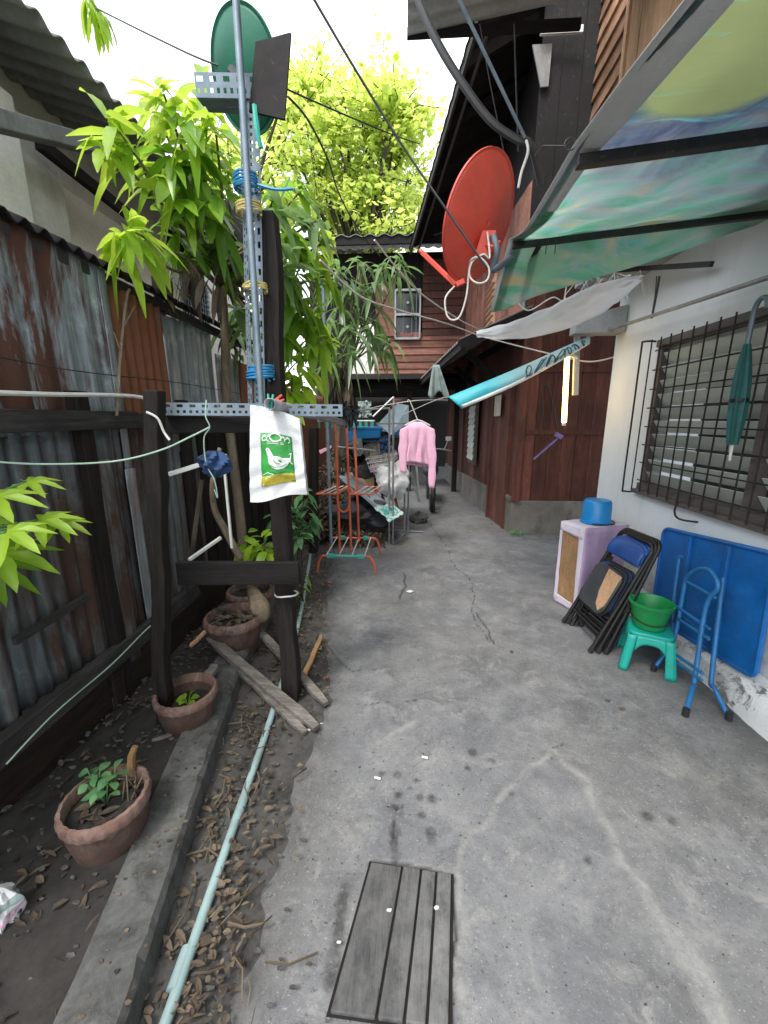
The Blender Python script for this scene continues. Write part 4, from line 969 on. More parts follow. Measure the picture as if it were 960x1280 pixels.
# ------------------------------------------------------------------ mango tree by the post frame
base = V((-1.36, 3.12, .05)); fork = AX(275, 330, -1.4)
mt = thing('mango_tree', 'young mango tree with broad glossy leaves hanging over the rusty fence', 'tree', base)
bm = MB(); trunk = smooth_path([base, V((-1.37, 3.12, .8)), V((-1.40, 3.13, 1.6)), V((-1.39, 3.18, 2.2)), fork], 6)
bm.tube(trunk, [.042-.014*i/len(trunk) for i in range(len(trunk))], 10)
C1 = [(150, 165, 2.3, 13), (128, 178, 2.25, 8), (168, 290, 2.15, 14), (150, 300, 2.1, 7), (205, 118, 2.45, 13), (235, 150, 2.5, 15), (212, 195, 2.5, 16), (250, 210, 2.65, 15), (180, 215, 2.6, 12), (225, 245, 2.5, 15), (262, 255, 2.6, 14), (215, 285, 2.6, 12), (270, 165, 2.6, 10), (250, 115, 2.7, 10), (268, 300, 2.9, 13), (238, 320, 2.8, 9), (200, 150, 2.8, 12), (285, 215, 2.9, 12),
      (345, 270, 2.7, 13), (365, 300, 2.8, 15), (350, 330, 2.6, 14), (380, 335, 2.9, 14), (365, 370, 2.8, 15), (340, 390, 2.8, 12), (385, 395, 2.9, 14), (400, 430, 3.0, 12), (300, 340, 3.2, 12), (300, 400, 3.3, 10), (345, 240, 3.0, 9), (330, 300, 3.1, 10), (375, 455, 3.0, 8), (395, 275, 3.1, 10), (408, 345, 3.3, 10), (352, 415, 2.8, 11), (402, 305, 3.2, 9), (375, 240, 3.2, 9), (390, 405, 3.2, 9)]
crown_y, crown_m, crown_d = MB(), MB(), MB()
for px, py, Y, k in C1:
    p = AY(px, py, Y); a = fork.lerp(p, .5)+V((0, 0, -.08))+jit(.05)
    P = smooth_path([fork if random.random() < .7 else trunk[-4], a, p], 5); bm.tube(P, [.016-.011*i/len(P) for i in range(len(P))], 6)
    ax = (p-fork).normalized()+V((0, -.2, .35))
    tgt = crown_y if (py < 175 and px < 290) or (px < 200 and py < 310) else (crown_d if random.random() < .22 and py > 260 else crown_y if random.random() < .3 else crown_m)
    rosette(tgt, p, ax, int(k*1.5), .215, .074, .42)
bm.build('trunk', M['bark'], mt, smooth=True, angle=180)
crown_m.build('crown', M['mango'], mt, smooth=True, angle=180)
crown_y.build('crown', M['mangoy'], mt, smooth=True, angle=180)['label'] = 'young yellow green leaves'
crown_d.build('crown', M['mangod'], mt, smooth=True, angle=180)['label'] = 'older dark leaves'
bm = MB()
for px, py in ((205, 345), (200, 370), (235, 335), (245, 350), (268, 350)):
    p = AY(px, py, 2.6)
    for k in range(7): bm.tint = random.random(); leaf(bm, p+jit(.05), V((random.uniform(-1, 1), random.uniform(-1, 1), -1.2)), .16, .04, .4)
bm.build('dead_leaves', M['dryleaf'], mt, smooth=True, angle=180)
# ------------------------------------------------------------------ narrow leaved tree in front of the back house
base = V((-.95, 5.2, 0)); top = AY(455, 330, 5.2)
mt = thing('narrow_leaf_tree', 'tree with long drooping narrow leaves in front of the barred window', 'tree', base)
bm = MB(); stem = smooth_path([base, base+V((.05, 0, 1.2)), base.lerp(top, .6)+V((-.05, 0, 0)), top], 6); bm.tube(stem, [.04-.02*i/len(stem) for i in range(len(stem))], 8)
cr = MB(); cd = MB()
for px, py, Y in [(425, 335, 5.0), (450, 328, 5.1), (478, 335, 5.1), (500, 332, 5.0), (440, 355, 4.9), (468, 358, 5.0), (425, 390, 4.9), (448, 395, 5.0), (472, 392, 5.1), (440, 415, 4.8), (462, 420, 4.9), (420, 430, 4.7), (440, 445, 4.7), (415, 455, 4.6), (485, 430, 5.1), (430, 365, 5.1), (410, 345, 5.2), (410, 405, 4.8)]:
    p = AY(px, py, Y); a = stem[-6].lerp(p, .55)+jit(.05); bm.tube(smooth_path([stem[-6], a, p], 4), .011, 5)
    rosette(cr, p, (p-stem[-6]).normalized()+V((0, -.1, .4)), 16, .31, .05, .7)
for px, py in ((425, 472), (435, 485), (420, 490), (430, 500), (415, 478), (430, 462)):
    p = AY(px, py-8, 4.6)
    for k in range(12): cd.tint = random.random(); leaf(cd, p+jit(.05), V((random.uniform(-.5, .5), random.uniform(-.5, .5), -1.4)), .27, .04, .2)
bm.build('trunk', M['bark'], mt, smooth=True, angle=180); cr.build('crown', M['mangod'], mt, smooth=True, angle=180); cd.build('dead_leaves', M['dryleaf'], mt, smooth=True, angle=180)
# ------------------------------------------------------------------ sunlit trees far behind
def far_tree(label, base, clumps, nleaf, size, mat, rad):
    t = thing('acacia_tree', label, 'tree', base, 'backlit trees behind the houses')
    bm = MB(); fk = V(base)+V((0, 0, (min(c[2] for c in clumps)-base[2])*.75)); bm.tube(smooth_path([base, V(base).lerp(fk, .5)+jit(.2), fk], 5), [.2-.006*i for i in range(11)], 8)
    cr = MB()
    for c in clumps:
        c = V(c); mid_ = fk.lerp(c, .55)+jit(.3)+V((0, 0, .2)); P = smooth_path([fk, mid_, c], 4); bm.tube(P, [.09-.075*i/len(P) for i in range(len(P))], 5)
        r = rad*random.uniform(.55, 1.25); nl = int(nleaf*random.choice((.35, .7, 1, 1.25))*r); tc = random.uniform(0, .45)
        for s in range(9):
            tip = c+V((random.gauss(0, 1), random.gauss(0, 1), random.gauss(.1, .8)))*r*.62; bm.tube([c+jit(.1), c.lerp(tip, .5)+jit(.08), tip], .012, 4, False)
            tt = random.random()
            for k in range(nl):
                f = random.random()**.6; q = c.lerp(tip, f)+V((random.gauss(0, 1), random.gauss(0, 1), random.gauss(0, .7)))*.17*r
                d = V((random.gauss(0, 1), random.gauss(0, 1), random.gauss(-.2, .6))).normalized(); sd = d.cross(V((random.gauss(0, .4), random.gauss(0, .4), 1))).normalized()
                L = size*random.choice((.45, .7, 1, 1.5))*random.uniform(.7, 1.2); w_ = L*random.uniform(.2, .42); cr.tint = min(1, max(0, tc+tt*.3+random.random()*.3))
                cr.quad(q, q+d*L*.5+sd*w_, q+d*L, q+d*L*.5-sd*w_)
    bm.build('trunk', M['barkd'], t, smooth=True, angle=180); cr.build('crown', mat, t)
def cl(lst, Y, dy=1.2): return [AY(px, py, Y+random.uniform(-dy, dy)) for px, py in lst]
far_tree('tall backlit yellow green acacia rising between the green dish and the eaves', V((-1.3, 14, 0)), cl([(400, 100), (430, 115), (390, 135), (450, 135), (480, 120), (420, 160), (460, 165), (495, 150), (385, 175), (440, 195), (480, 190), (405, 215), (500, 195), (455, 225), (510, 225), (425, 250), (485, 245), (395, 255), (460, 270), (505, 265), (430, 285), (375, 205), (490, 285), (505, 175), (370, 150), (415, 300), (470, 300), (445, 255), (400, 280), (515, 290), (470, 225), (430, 225), (500, 140)], 14), 85, .17, M['far'], 1.0)
far_tree('lower backlit acacia filling the gap left of the post under the green dish', V((-5.5, 13, 0)), cl([(270, 175), (255, 215), (290, 235), (260, 260), (285, 190), (300, 275), (345, 160), (350, 200), (340, 240), (365, 255), (355, 120), (275, 300), (380, 110), (340, 290), (240, 280), (300, 140)], 13), 80, .16, M['far'], 1.0)
far_tree('small leafy acacia top peeking over the roof of the back house', V((-.2, 17, 0)), cl([(450, 305), (480, 300), (510, 290), (520, 250), (420, 305)], 16), 46, .17, M['far'], 1.0)
# twig hanging in from above
bm = MB()
for px, py in ((105, 2), (118, 10), (125, 18), (110, -8)):
    for k in range(5): bm.tint = random.random(); leaf(bm, AY(px, py, 2.9)+jit(.03), V((random.uniform(-.4, .8), 0, -1)), .16, .045, .3)
bm.tube([AY(90, -60, 3), AY(108, -10, 2.9), AY(122, 14, 2.9)], .008, 5)
tag(bm.build('hanging_twig', M['mangoy'], loc=AY(108, -10, 2.9), smooth=True, angle=180), 'blurred leafy twig hanging into the white sky at the top', 'twig')
# ------------------------------------------------------------------ lobed leaves reaching in at the left edge
lp = V((-1.36, .78, .08))
w = thing('lobed_leaf_plant', 'bright green plant with broad lobed leaves before the dark fence', 'plant', lp)
bm = MB(); lf = MB(); stem_top = V((-1.38, .86, 1.02)); bm.tube(smooth_path([lp, lp.lerp(stem_top, .5)+V((.02, 0, 0)), stem_top]), .014, 7)
def lobed(bm, p, d, n, R, lobes=7, droop=.3):
    d = V(d).normalized(); n = V(n); n = (n-d*n.dot(d)).normalized(); s = d.cross(n); N = lobes*8; b = len(bm.v); bm.v.append(V(p))
    for ring in (.5, 1.0):
        for k in range(N+1):
            th = -2.5+5.0*k/N; ph = (th/(5.0/lobes)+.5)%1; tri = 1-abs(2*ph-1); r = R*ring*((.42+.58*tri**1.25+.03*math.sin(th*31)) if ring == 1 else .68)*(1-.3*abs(th)/2.5)
            q = V(p)+d*r*math.cos(th)+s*r*math.sin(th); q -= n*(.05*R*math.cos(th*2*PI/(5.0/lobes)*1)*ring); q.z -= droop*r*r/R; bm.v.append(q)
    for k in range(N):
        bm.face((b, b+1+k, b+2+k)); a = b+1+k; c = a+N+1; bm.face((a, c, c+1, a+1))
for px, py, Y, dx, R, tl in [(20, 690, 1.12, (1, .1, -.1), .22, .35), (70, 650, 1.18, (1, -.1, .0), .17, .9), (10, 622, 1.1, (1, .2, .1), .19, .95), (55, 602, 1.25, (1, .3, .05), .14, 1.), (5, 705, 1.2, (.8, .3, -.5), .2, .1), (95, 652, 1.25, (1, .1, -.15), .13, .8), (30, 665, 1.0, (1, -.3, -.05), .16, .75), (-10, 655, 1.15, (.9, .2, -.2), .18, .5)]:
    p = AY(px-22, py, Y); lf.tint = tl; lobed(lf, p, dx, V((-.1, -.35, 1)), R*.8, 7, .3); bm.tube(smooth_path([stem_top+jit(.04), stem_top.lerp(p, .5)+V((0, 0, .06)), p]), .005, 5)
bm.build('stem', M['pot_leaf'], w, smooth=True, angle=180); lf.build('leaf', M['papaya'], w, smooth=True, angle=180)

# ================================================================== POTS
def pot(label, px, py, wpx, zr, h_, mat_tilt=0, soil_dz=.05, rimwob=.012):
    a, c = G(px-wpx/2, py, zr), G(px+wpx/2, py, zr); R = (c-a).length/2; ctr = G(px, py, zr); base = V((ctr.x, ctr.y, zr-h_))
    t = thing('flower_pot', label, 'flower pot', base, 'terracotta pots along the fence')
    bm = MB(); b0 = R*.68
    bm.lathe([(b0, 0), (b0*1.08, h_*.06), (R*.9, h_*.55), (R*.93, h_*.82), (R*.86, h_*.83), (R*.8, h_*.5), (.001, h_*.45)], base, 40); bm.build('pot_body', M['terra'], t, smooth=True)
    bm = MB(); z0 = h_*.8
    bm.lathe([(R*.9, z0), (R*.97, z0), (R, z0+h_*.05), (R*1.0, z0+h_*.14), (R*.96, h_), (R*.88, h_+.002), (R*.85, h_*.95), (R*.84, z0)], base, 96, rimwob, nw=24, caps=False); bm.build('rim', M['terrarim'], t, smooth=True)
    bm = MB(); bm.grid(lambda u, v: base+V((R*.83*v*math.cos(u*2*PI), R*.83*v*math.sin(u*2*PI), h_-soil_dz+.018*nz(u*7, v*5, px))), 24, 6); bm.build('soil', M['soil'], t, smooth=True)
    return t, V((base.x, base.y, zr-soil_dz)), R
def sprig(bm, p, n, L, Wd, h):
    for k in range(n):
        a = 2*PI*k/n+random.random()*.5; q = V(p)+V((math.cos(a)*.02, math.sin(a)*.02, h*random.uniform(.5, 1)))
        bm.tint = random.random(); bm.tube([p, q], .002, 4); leaf(bm, q, V((math.cos(a), math.sin(a), random.uniform(0, .5))), L*random.uniform(.7, 1.1), Wd, .35)
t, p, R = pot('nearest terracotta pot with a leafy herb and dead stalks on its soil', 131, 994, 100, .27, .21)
bm = MB(); 
for dx, dy in ((-.05, .02), (-.01, .05), (-.07, .05), (.0, .0)): sprig(bm, p+V((dx-.01, dy+.01, 0)), 6, .045, .03, .08)
tag(bm.build('potted_herb', M['pot_leaf'], loc=p, smooth=True, angle=180), 'small green leafy herb growing in the nearest terracotta pot', 'plant')
bm = MB()
for k in range(26): bm.tint = random.random(); leaf(bm, p+V((random.uniform(-.075, .08), random.uniform(-.08, .08), .01)), V((random.gauss(0, 1), random.gauss(0, 1), .25)), .06, .022, .1)
for k in range(9): bm.tube([p+V((.045+random.gauss(0, .025), .04+random.gauss(0, .03), 0)), p+V((.07+random.gauss(0, .03), .05+random.gauss(0, .03), random.uniform(.05, .12)))], .003, 5)
tag(bm.build('dead_stalks', M['dryleaf'], loc=p), 'dry pale stalks and leaves lying in the nearest terracotta pot', 'dead plant')
q = G(166, 953, .30)
bm = MB(); bm.tube([q+V((-.01, 0, -.03)), q+V((0, 0, .03)), q+V((.01, .01, .06))], [.015, .013, .01], 8); tag(bm.build('ochre_stub', M['stub'], loc=q, smooth=True), 'ochre yellow stub sticking up at the far rim of the nearest pot', 'stub')
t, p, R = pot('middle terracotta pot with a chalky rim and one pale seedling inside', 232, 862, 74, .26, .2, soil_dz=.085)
bm = MB(); sprig(bm, p, 6, .045, .035, .05); tag(bm.build('pale_seedling', M['papaya'], loc=p, smooth=True, angle=180), 'pale green seedling inside the chalk-rimmed middle pot', 'plant')
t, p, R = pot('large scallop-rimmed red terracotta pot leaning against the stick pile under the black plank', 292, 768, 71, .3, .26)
bm = MB()
for k in range(40): bm.tint = random.random(); leaf(bm, p+V((random.uniform(-.1, .12), random.uniform(-.1, .1), .01)), V((random.gauss(0, 1), random.gauss(0, 1), .3)), .07, .03, .1)
tag(bm.build('dead_leaves', M['dryleaf'], loc=p), 'heap of dead leaves inside the scallop-rimmed red pot', 'dead plant')
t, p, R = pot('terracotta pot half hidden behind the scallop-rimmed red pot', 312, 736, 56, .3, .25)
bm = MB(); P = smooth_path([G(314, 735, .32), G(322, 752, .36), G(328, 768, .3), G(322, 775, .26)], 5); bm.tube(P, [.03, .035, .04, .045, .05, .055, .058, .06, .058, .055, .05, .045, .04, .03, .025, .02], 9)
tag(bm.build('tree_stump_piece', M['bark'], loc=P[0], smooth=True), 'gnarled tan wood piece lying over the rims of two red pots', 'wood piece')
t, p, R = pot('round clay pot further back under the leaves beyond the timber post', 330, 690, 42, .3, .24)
bm = MB(); sprig(bm, p, 9, .13, .06, .12); tag(bm.build('potted_herb', M['papaya'], loc=p, smooth=True, angle=180), 'yellow green plant in the round clay pot beyond the post', 'plant')
# dark leafy plants behind the sack
def bush(name, label, pts, L, Wd, mat, k=14, grp=None):
    ctr = V(pts[0]); base = V((ctr.x, ctr.y, .03)); t = thing(name, label, 'plant', base, grp); bm = MB(); lf = MB()
    for p in pts:
        p = V(p); bm.tube(smooth_path([base, base.lerp(p, .6)+jit(.04), p], 4), .006, 5); rosette(lf, p, V((0, -.2, 1)), k, L, Wd, .6)
    bm.build('stem', M['barkd'], t, smooth=True, angle=180); lf.build('foliage', mat, t, smooth=True, angle=180)
bush('leafy_plant', 'dark green leafy plant below and behind the rice sack', [AY(365, 640, 2.9), AY(380, 625, 3.0), AY(372, 660, 2.9), AY(350, 650, 2.8), AY(385, 655, 3.1)], .13, .06, M['pot_leaf'])
bush('leafy_plant', 'broad light green leaves showing between the post and the slim pole', [AY(365, 470, 3.0), AY(352, 480, 3.0), AY(378, 478, 3.1), AY(360, 492, 3.0)], .2, .09, M['papaya'], 8)
bush('leafy_plant', 'pale leaved plant behind the fence boards beside the steel upright', [AY(293, 412, 3.6), AY(285, 425, 3.6), AY(300, 430, 3.6)], .17, .05, M['mangod'], 9)
bush('leafy_plant', 'small green weed growing by the pipe beyond the black plank', [G(377, 737, .06), G(372, 745, .08), G(382, 728, .08)], .08, .04, M['papaya'], 9)
bush('leafy_plant', 'tiny green weed at the bottom of the gutter by the pipe', [G(157, 1258, .05), G(150, 1265, .06)], .05, .03, M['pot_leaf'], 8)
bush('leafy_plant', 'withered yellowish plant between the boards under the perforated bar', [AY(318, 690, 2.6), AY(310, 675, 2.7), AY(330, 680, 2.6)], .14, .06, M['papaya'], 8)

# ================================================================== PIPE, STICKS, DRAIN COVER, SCRAPS
P = [G(205, 1285, .03), G(262, 1120, .03), G(300, 1010, .03), G(341, 890, .03), G(372, 785, .03), G(384, 720, .03), G(390, 680, .03)]
P[0] = P[0]+(P[0]-P[1])*.6
bm = MB(); bm.tube(smooth_path(P, 6), .0155, 16)
w = tag(bm.build('water_pipe', M['pvc'], loc=P[3], smooth=True), 'long grey-green plastic pipe lying in the gutter beside the kerb', 'pipe')
bm = MB()
for px, py in ((300, 1012), (226, 1212)):
    c = G(px, py, .03); d = (P[1]-P[0]).normalized(); bm.tube([c-d*.045, c+d*.045], .0185, 16)
each(bm, 'pipe_joint', M['pvc'], w, smooth=True)
def stick(px0, py0, z0, px1, py1, z1, wd, th, label, name='split_timber', mat='wgrey'):
    a, c = G(px0, py0, z0), G(px1, py1, z1); bm = MB(); d = (c-a); n = 8; s = d.normalized().cross(V((0, 0, 1))).normalized(); up = s.cross(d.normalized()); b = len(bm.v); sd = px0*.13
    for k in range(n+1):
        t = k/n; q = a+d*t+s*.008*nz(t*4, sd); k1 = 1+.2*nz(t*6, sd, 2); k2 = (.55 if k in (0, n) else 1)
        bm.v += [q+s*wd/2*k1*k2-up*th/2, q-s*wd/2*k1-up*th/2, q-s*wd/2*k1*k2+up*th/2, q+s*wd/2*k1+up*th/2*k1]
    for k in range(n):
        for i in range(4): j = (i+1) % 4; bm.face((b+k*4+i, b+k*4+j, b+k*4+4+j, b+k*4+4+i))
    bm.face((b+3, b+2, b+1, b)); bm.face([b+n*4+i for i in range(4)])
    return tag(bm.build(name, M[mat], loc=c, bevel=.003), label, 'timber', 'loose timber sticks at the post foot')
stick(262, 798, .2, 396, 910, .035, .055, .03, 'long grey split timber leaning from the red pot to the pavement')
stick(290, 828, .13, 382, 916, .02, .04, .025, 'thinner split timber lying under the long grey one')
stick(322, 786, .16, 408, 880, .03, .045, .03, 'brown-edged timber stick behind the post foot')
stick(402, 795, .05, 380, 845, .04, .03, .018, 'short tan stick on the litter beside the post', mat='wboard')
stick(238, 808, .2, 258, 788, .24, .02, .02, 'small pale stick resting between the two terracotta pots', mat='wlight')
stick(190, 925, .1, 260, 905, .11, .02, .012, 'thin stick lying in front of the chalk-rimmed pot')
stick(270, 832, .17, 256, 850, .15, .05, .03, 'stubby pale wood block beside the chalk-rimmed pot')
# wooden drain cover, four planks set in the pavement
c4 = [G(463, 1080), G(565, 1096), G(562, 1290), G(411, 1268)]
w = thing('drain_cover', 'weathered plank drain cover set into the concrete', 'drain cover', sum(c4, V())/4)
fr = [0, .4, .63, .815, 1]
for k in range(4):
    bm = MB(); bm.tint = .35+.12*k; e = .012
    a0 = c4[0].lerp(c4[1], fr[k]+e); a1 = c4[0].lerp(c4[1], fr[k+1]-e); d0 = c4[3].lerp(c4[2], fr[k]+e); d1 = c4[3].lerp(c4[2], fr[k+1]-e); sk = V((0, .008*nz(k*3.1, 2), 0)); z = V((0, 0, .012+.003*(k % 2)))
    bm.hexa([d0-V((0, 0, .03)), d1-V((0, 0, .03)), a1-V((0, 0, .03)), a0-V((0, 0, .03))], [d0+z+sk, d1+z+sk, a1+z+sk, a0+z+sk]); bm.build('plank', M['wdrain'], w, bevel=.004)
bm = MB(); zz = V((0, 0, .001)); g_ = [q+(q-sum(c4, V())/4)*.035 for q in c4]; bm.quad(*[V((q.x, q.y, .003)) for q in (g_[3], g_[2], g_[1], g_[0])]); bm.build('gap_backing', M['wroof'], w)  # dark backing sheet seen between and around the planks
# litter
def irr(bm, p, r, n=6, h=.004):
    a0 = random.uniform(0, 6.28); pts = [V(p)+V((r*random.uniform(.5, 1.1)*math.cos(a0+2*PI*k/n), r*random.uniform(.25, .6)*math.sin(a0+2*PI*k/n), h+random.uniform(0, r*.25))) for k in range(n)]
    b = len(bm.v); bm.v += pts+[V((q.x, q.y, max(.001, q.z-.004))) for q in pts]
    bm.face(range(b, b+n)); bm.face(range(b+2*n-1, b+n-1, -1))
    for k in range(n): j = (k+1) % n; bm.face((b+k, b+n+k, b+n+j, b+j))
bm = MB(); bm2 = MB()
for k in range(2600):
    y = .3+random.random()**1.1*5.2; xl = kerbx(y)+.02; xr = float(np.interp(y, [0, .7, 1.1, 1.9, 3, 5, 8], [-.45, -.46, -.48, -.42, -.66, -.95, -1.2]))
    x = xl+(xr-xl)*random.random()**.9+(random.gauss(0, .035)); p = V((x, y, .03+.01*random.random()))
    if nz(x*3.1, y*2.3, 7) < random.uniform(-.45, .35): continue
    bm.tint = random.random(); leaf(bm, p, V((random.gauss(0, 1), random.gauss(0, 1), random.gauss(.1, .25))), random.choice((.5, .7, 1, 1.3))*random.uniform(.016, .042), random.uniform(.008, .02), random.uniform(-.1, .3), random.uniform(.1, .9), 3)
for k in range(520):
    y = .3+random.random()*4.2; x = kerbx(y)+.02+abs(random.gauss(0, .15)); bm.tint = random.random()**.6; irr(bm, (x, y, .02), random.choice((.5, 1, 1, 2))*random.uniform(.006, .016), random.choice((4, 5, 6)), .01)
for k in range(90):
    y = .35+random.random()*4; x = kerbx(y)+random.gauss(.1, .13); a_ = random.uniform(0, 6.28); L_ = random.uniform(.05, .16); p = V((x, y, .035)); bm.tint = random.random(); bm.tube([p, p+V((math.cos(a_)*L_*.5, math.sin(a_)*L_*.5, .012)), p+V((math.cos(a_+.3)*L_, math.sin(a_+.3)*L_, .0))], random.uniform(.0015, .004), 4)
for k in range(120):
    y = .3+random.random()*1.9; x = kerbx(y)-random.random()*.16; bm.tint = random.random(); irr(bm, (x, y, .122), random.uniform(.003, .012), 5, .004)
for k in range(700):
    y = .4+random.random()*4.5; x = random.uniform(-1.48, kerbx(y)-.15); bm.tint = random.random()*.6
    leaf(bm, V((x, y, .1+.02*nz(x*5, y*5))), V((random.gauss(0, 1), random.gauss(0, 1), random.gauss(.05, .25))), random.uniform(.02, .06), random.uniform(.009, .022), .1, .4, 3)
tag(bm.build('dry_leaf_litter', M['dryleaf'], kind=None) if False else bm.build('dry_leaf_litter', M['dryleaf']), 'dry leaf litter strewn along the gutter and the soil bed', None, None, 'stuff')
bm = MB()
for k in range(900):
    y = .3+random.random()*4; x = kerbx(y)+.03+abs(random.gauss(0, .17)); bm.tint = random.random(); irr(bm, (x, y, .005), random.choice((.6, 1, 1, 1.7))*random.uniform(.004, .012), 6, .012)
for k in range(190):
    p = G(random.uniform(380, 940), random.uniform(700, 1270)); bm.tint = random.random(); irr(bm, p, random.uniform(.002, .006), 5, .003)
for k in range(340):
    y = .35+random.random()*3; x = random.uniform(-1.45, kerbx(y)-.12); bm.tint = random.random(); irr(bm, (x, y, .1+.02*nz(x*5, y*5)), random.uniform(.004, .016), 6, .006)
tag(bm.build('pebble_debris', M['curb']), 'grey grit and pebbles in the gutter', None, None, 'stuff')
scr = [(531, 948, 'white cigarette end lying alone on the concrete near the water spots', 7), (472, 974, 'white cigarette end just above the dark water spots', 7), (398, 744, 'white paper scrap beside the orange rack', 9), (513, 740, 'white crumpled scrap in the middle of the pavement crack', 14),
       (402, 905, 'white chip by the foot of the timber sticks', 6), (386, 913, 'pale chip beside the end of the timber sticks', 6), (424, 1183, 'pale flake near the drain cover planks', 6), (290, 923, 'pale crumpled scrap in the gutter beside the pipe', 14), (303, 925, 'pale blue scrap in the gutter litter', 9),
       (760, 876, 'pale leaf scrap in front of the turquoise stool', 9), (778, 887, 'thin curled leaf scrap in front of the blue leg stand', 10), (486, 1143, 'pale paint drip flake on the drain planks', 7), (545, 1140, 'pale smear of wax on the right drain planks', 8), (408, 848, 'orange peel scrap on the pavement by the post', 11), (412, 728, 'flat white scrap on the path by the orange rack', 8), (640, 815, 'pale leaf fragment on the open pavement', 8), (323, 1092, 'tan dry leaf on the pavement beside the pipe', 13)]
for px, py, lab, r in scr:
    p = G(px, py); sc_ = (p-V((0, 0, CZ))).length/1250; bm = MB(); h0 = .018 if 410 < px < 566 and py > 1080 else .004
    irr(bm, p, r*sc_, 7, h0)
    nm = 'cigarette_end' if 'cigarette' in lab else 'litter_scrap'
    mt_ = M['orange'] if 'orange' in lab else M['dryleaf'] if 'leaf' in lab else M['pvcw'] if px != 303 else M['tealboard']
    if nm == 'cigarette_end': bm = MB(); bm.tube([p+V((-.013, .003, .006)), p+V((.013, -.003, .006))], .005, 8)
    tag(bm.build(nm, mt_, loc=p, smooth=(nm != 'litter_scrap')), lab, 'litter', 'litter scraps on the ground')
# crumpled wrapper at the kerb's left
c = G(4, 1140, .12); bm = MB()
def wr(u, v):
    a = u*2*PI; r = .05*(1+.55*nz(math.cos(a)*2, math.sin(a)*2, v*4)+.2*nz(math.cos(a)*6, math.sin(a)*6, v*9))*math.sin(PI*min(.98, v*.9+.08))**.6
    return c+V((r*math.cos(a)*.8, r*math.sin(a)*.8, v*.14-.05))
bm.mi = 0; bm.grid(wr, 40, 20); 
for i in range(len(bm.f)): bm.m[i] = 1 if (i//40) in (6, 7) else (2 if (i//40) in (12, 13, 14) else 0)
tag(bm.build('plastic_wrapper', [M['sack'], M['pink'], M['greyrag']], loc=c, smooth=True), 'crumpled white wrapper with red and green bands lying on the soil', 'wrapper')
# ================================================================== AWNING OF PRINTED BANNER
RL = [V((.70, .2, 2.47)), V((.635, 1.84, 2.5)), V((.585, 2.61, 2.5)), AY(616, 388, 3.02)]
RR = [V((1.86, .2, 2.58)), V((1.86, 1.74, 2.56)), V((1.86, 2.42, 2.55)), AX(944, 284, 1.85)]
def awn(u, v):
    k = min(2, int(v*3)); f = v*3-k
    p = RL[k].lerp(RR[k], u).lerp(RL[k+1].lerp(RR[k+1], u), f)
    s = .035 if k < 2 else .015
    p.z -= s*math.sin(PI*f)+.012*nz(p.x*3, p.y*2.5, 3)+(.03*math.sin(PI*u) if k == 2 else 0)*f
    p.z += .012*math.sin(u*26+v*9)*(1-min(1, u*3))*.5
    p.z += .014*math.sin((u*9-v*14))*math.exp(-u*2.5)+.008*math.sin(u*23+v*31)*math.exp(-abs(v-.55)*5)
    if k == 2: p.y -= .12*f*math.sin(PI*u)
    return p
w = thing('banner_awning', 'makeshift awning of a printed blue and green vinyl banner over steel bars', 'awning', (1.2, 1.8, 2.5))
bm = MB(); bm.grid(awn, 44, 90); o = bm.build('banner_sheet', M['banner'], w, loc=None, smooth=True, solid=.0015)
for vtx in o.data.vertices: vtx.co += V((1.2, 1.8, 2.5))
o.matrix_parent_inverse = Matrix.Translation((-1.2, -1.8, -2.5))
bm = MB(); bm.grid(lambda u, v: awn(u*(.03+.05*(1-v)), v)+V((-.022*(1-u), 0, .006-.012*u*(v<.5))), 2, 90); bm.build('hem', M['sack'], w, smooth=True, solid=.002)
bm = MB(); a, c = RL[1]+V((-.0, 0, -.035)), RR[1]+V((0, 0, -.03)); bm.beam(a, c, .04, .04); bm.build('bar', M['blacksteel'], w, bevel=.003)
bm = MB(); a, c = RL[2]+V((-.0, 0, -.03)), RR[2]+V((0, 0, -.03)); bm.beam(a, c, .03, .03); bm.build('bar', M['blacksteel'], w, bevel=.003)
bm = MB(); a = RL[2].lerp(RR[2], .12)+V((0, 0, -.03)); bm.beam(a, AY(648, 345, 2.85), .022, .022); bm.build('brace', M['rodrust'], w)
bm = MB(); bm.beam(AX(768, 338, 1.6), AX(890, 330, 1.8), .025, .03); bm.build('brace', M['blacksteel'], w)
for px, py, k in ((690, 290, 0), (700, 286, 1)):
    bm = MB(); p = a.lerp(a+V((.05, 0, 0)), k); bm.tube([p+V((.03, 0, .04)), p+V((.02, -.03, -.01)), p+V((.02, -.03, -.07))], .0025, 5); bm.build('tie', M['cable'], w)
bm = MB(); q = V((.63, 1.84, 2.5)); bm.tube(arc(q+V((-.03, -.01, .02)), .02, 0, 5.5, 12), .003, 5); bm.tube([q+V((-.04, 0, .02)), q+V((-.1, .1, .08)), AY(668, 195, 3.3)], .0025, 5); bm.build('tie', M['cable'], w)
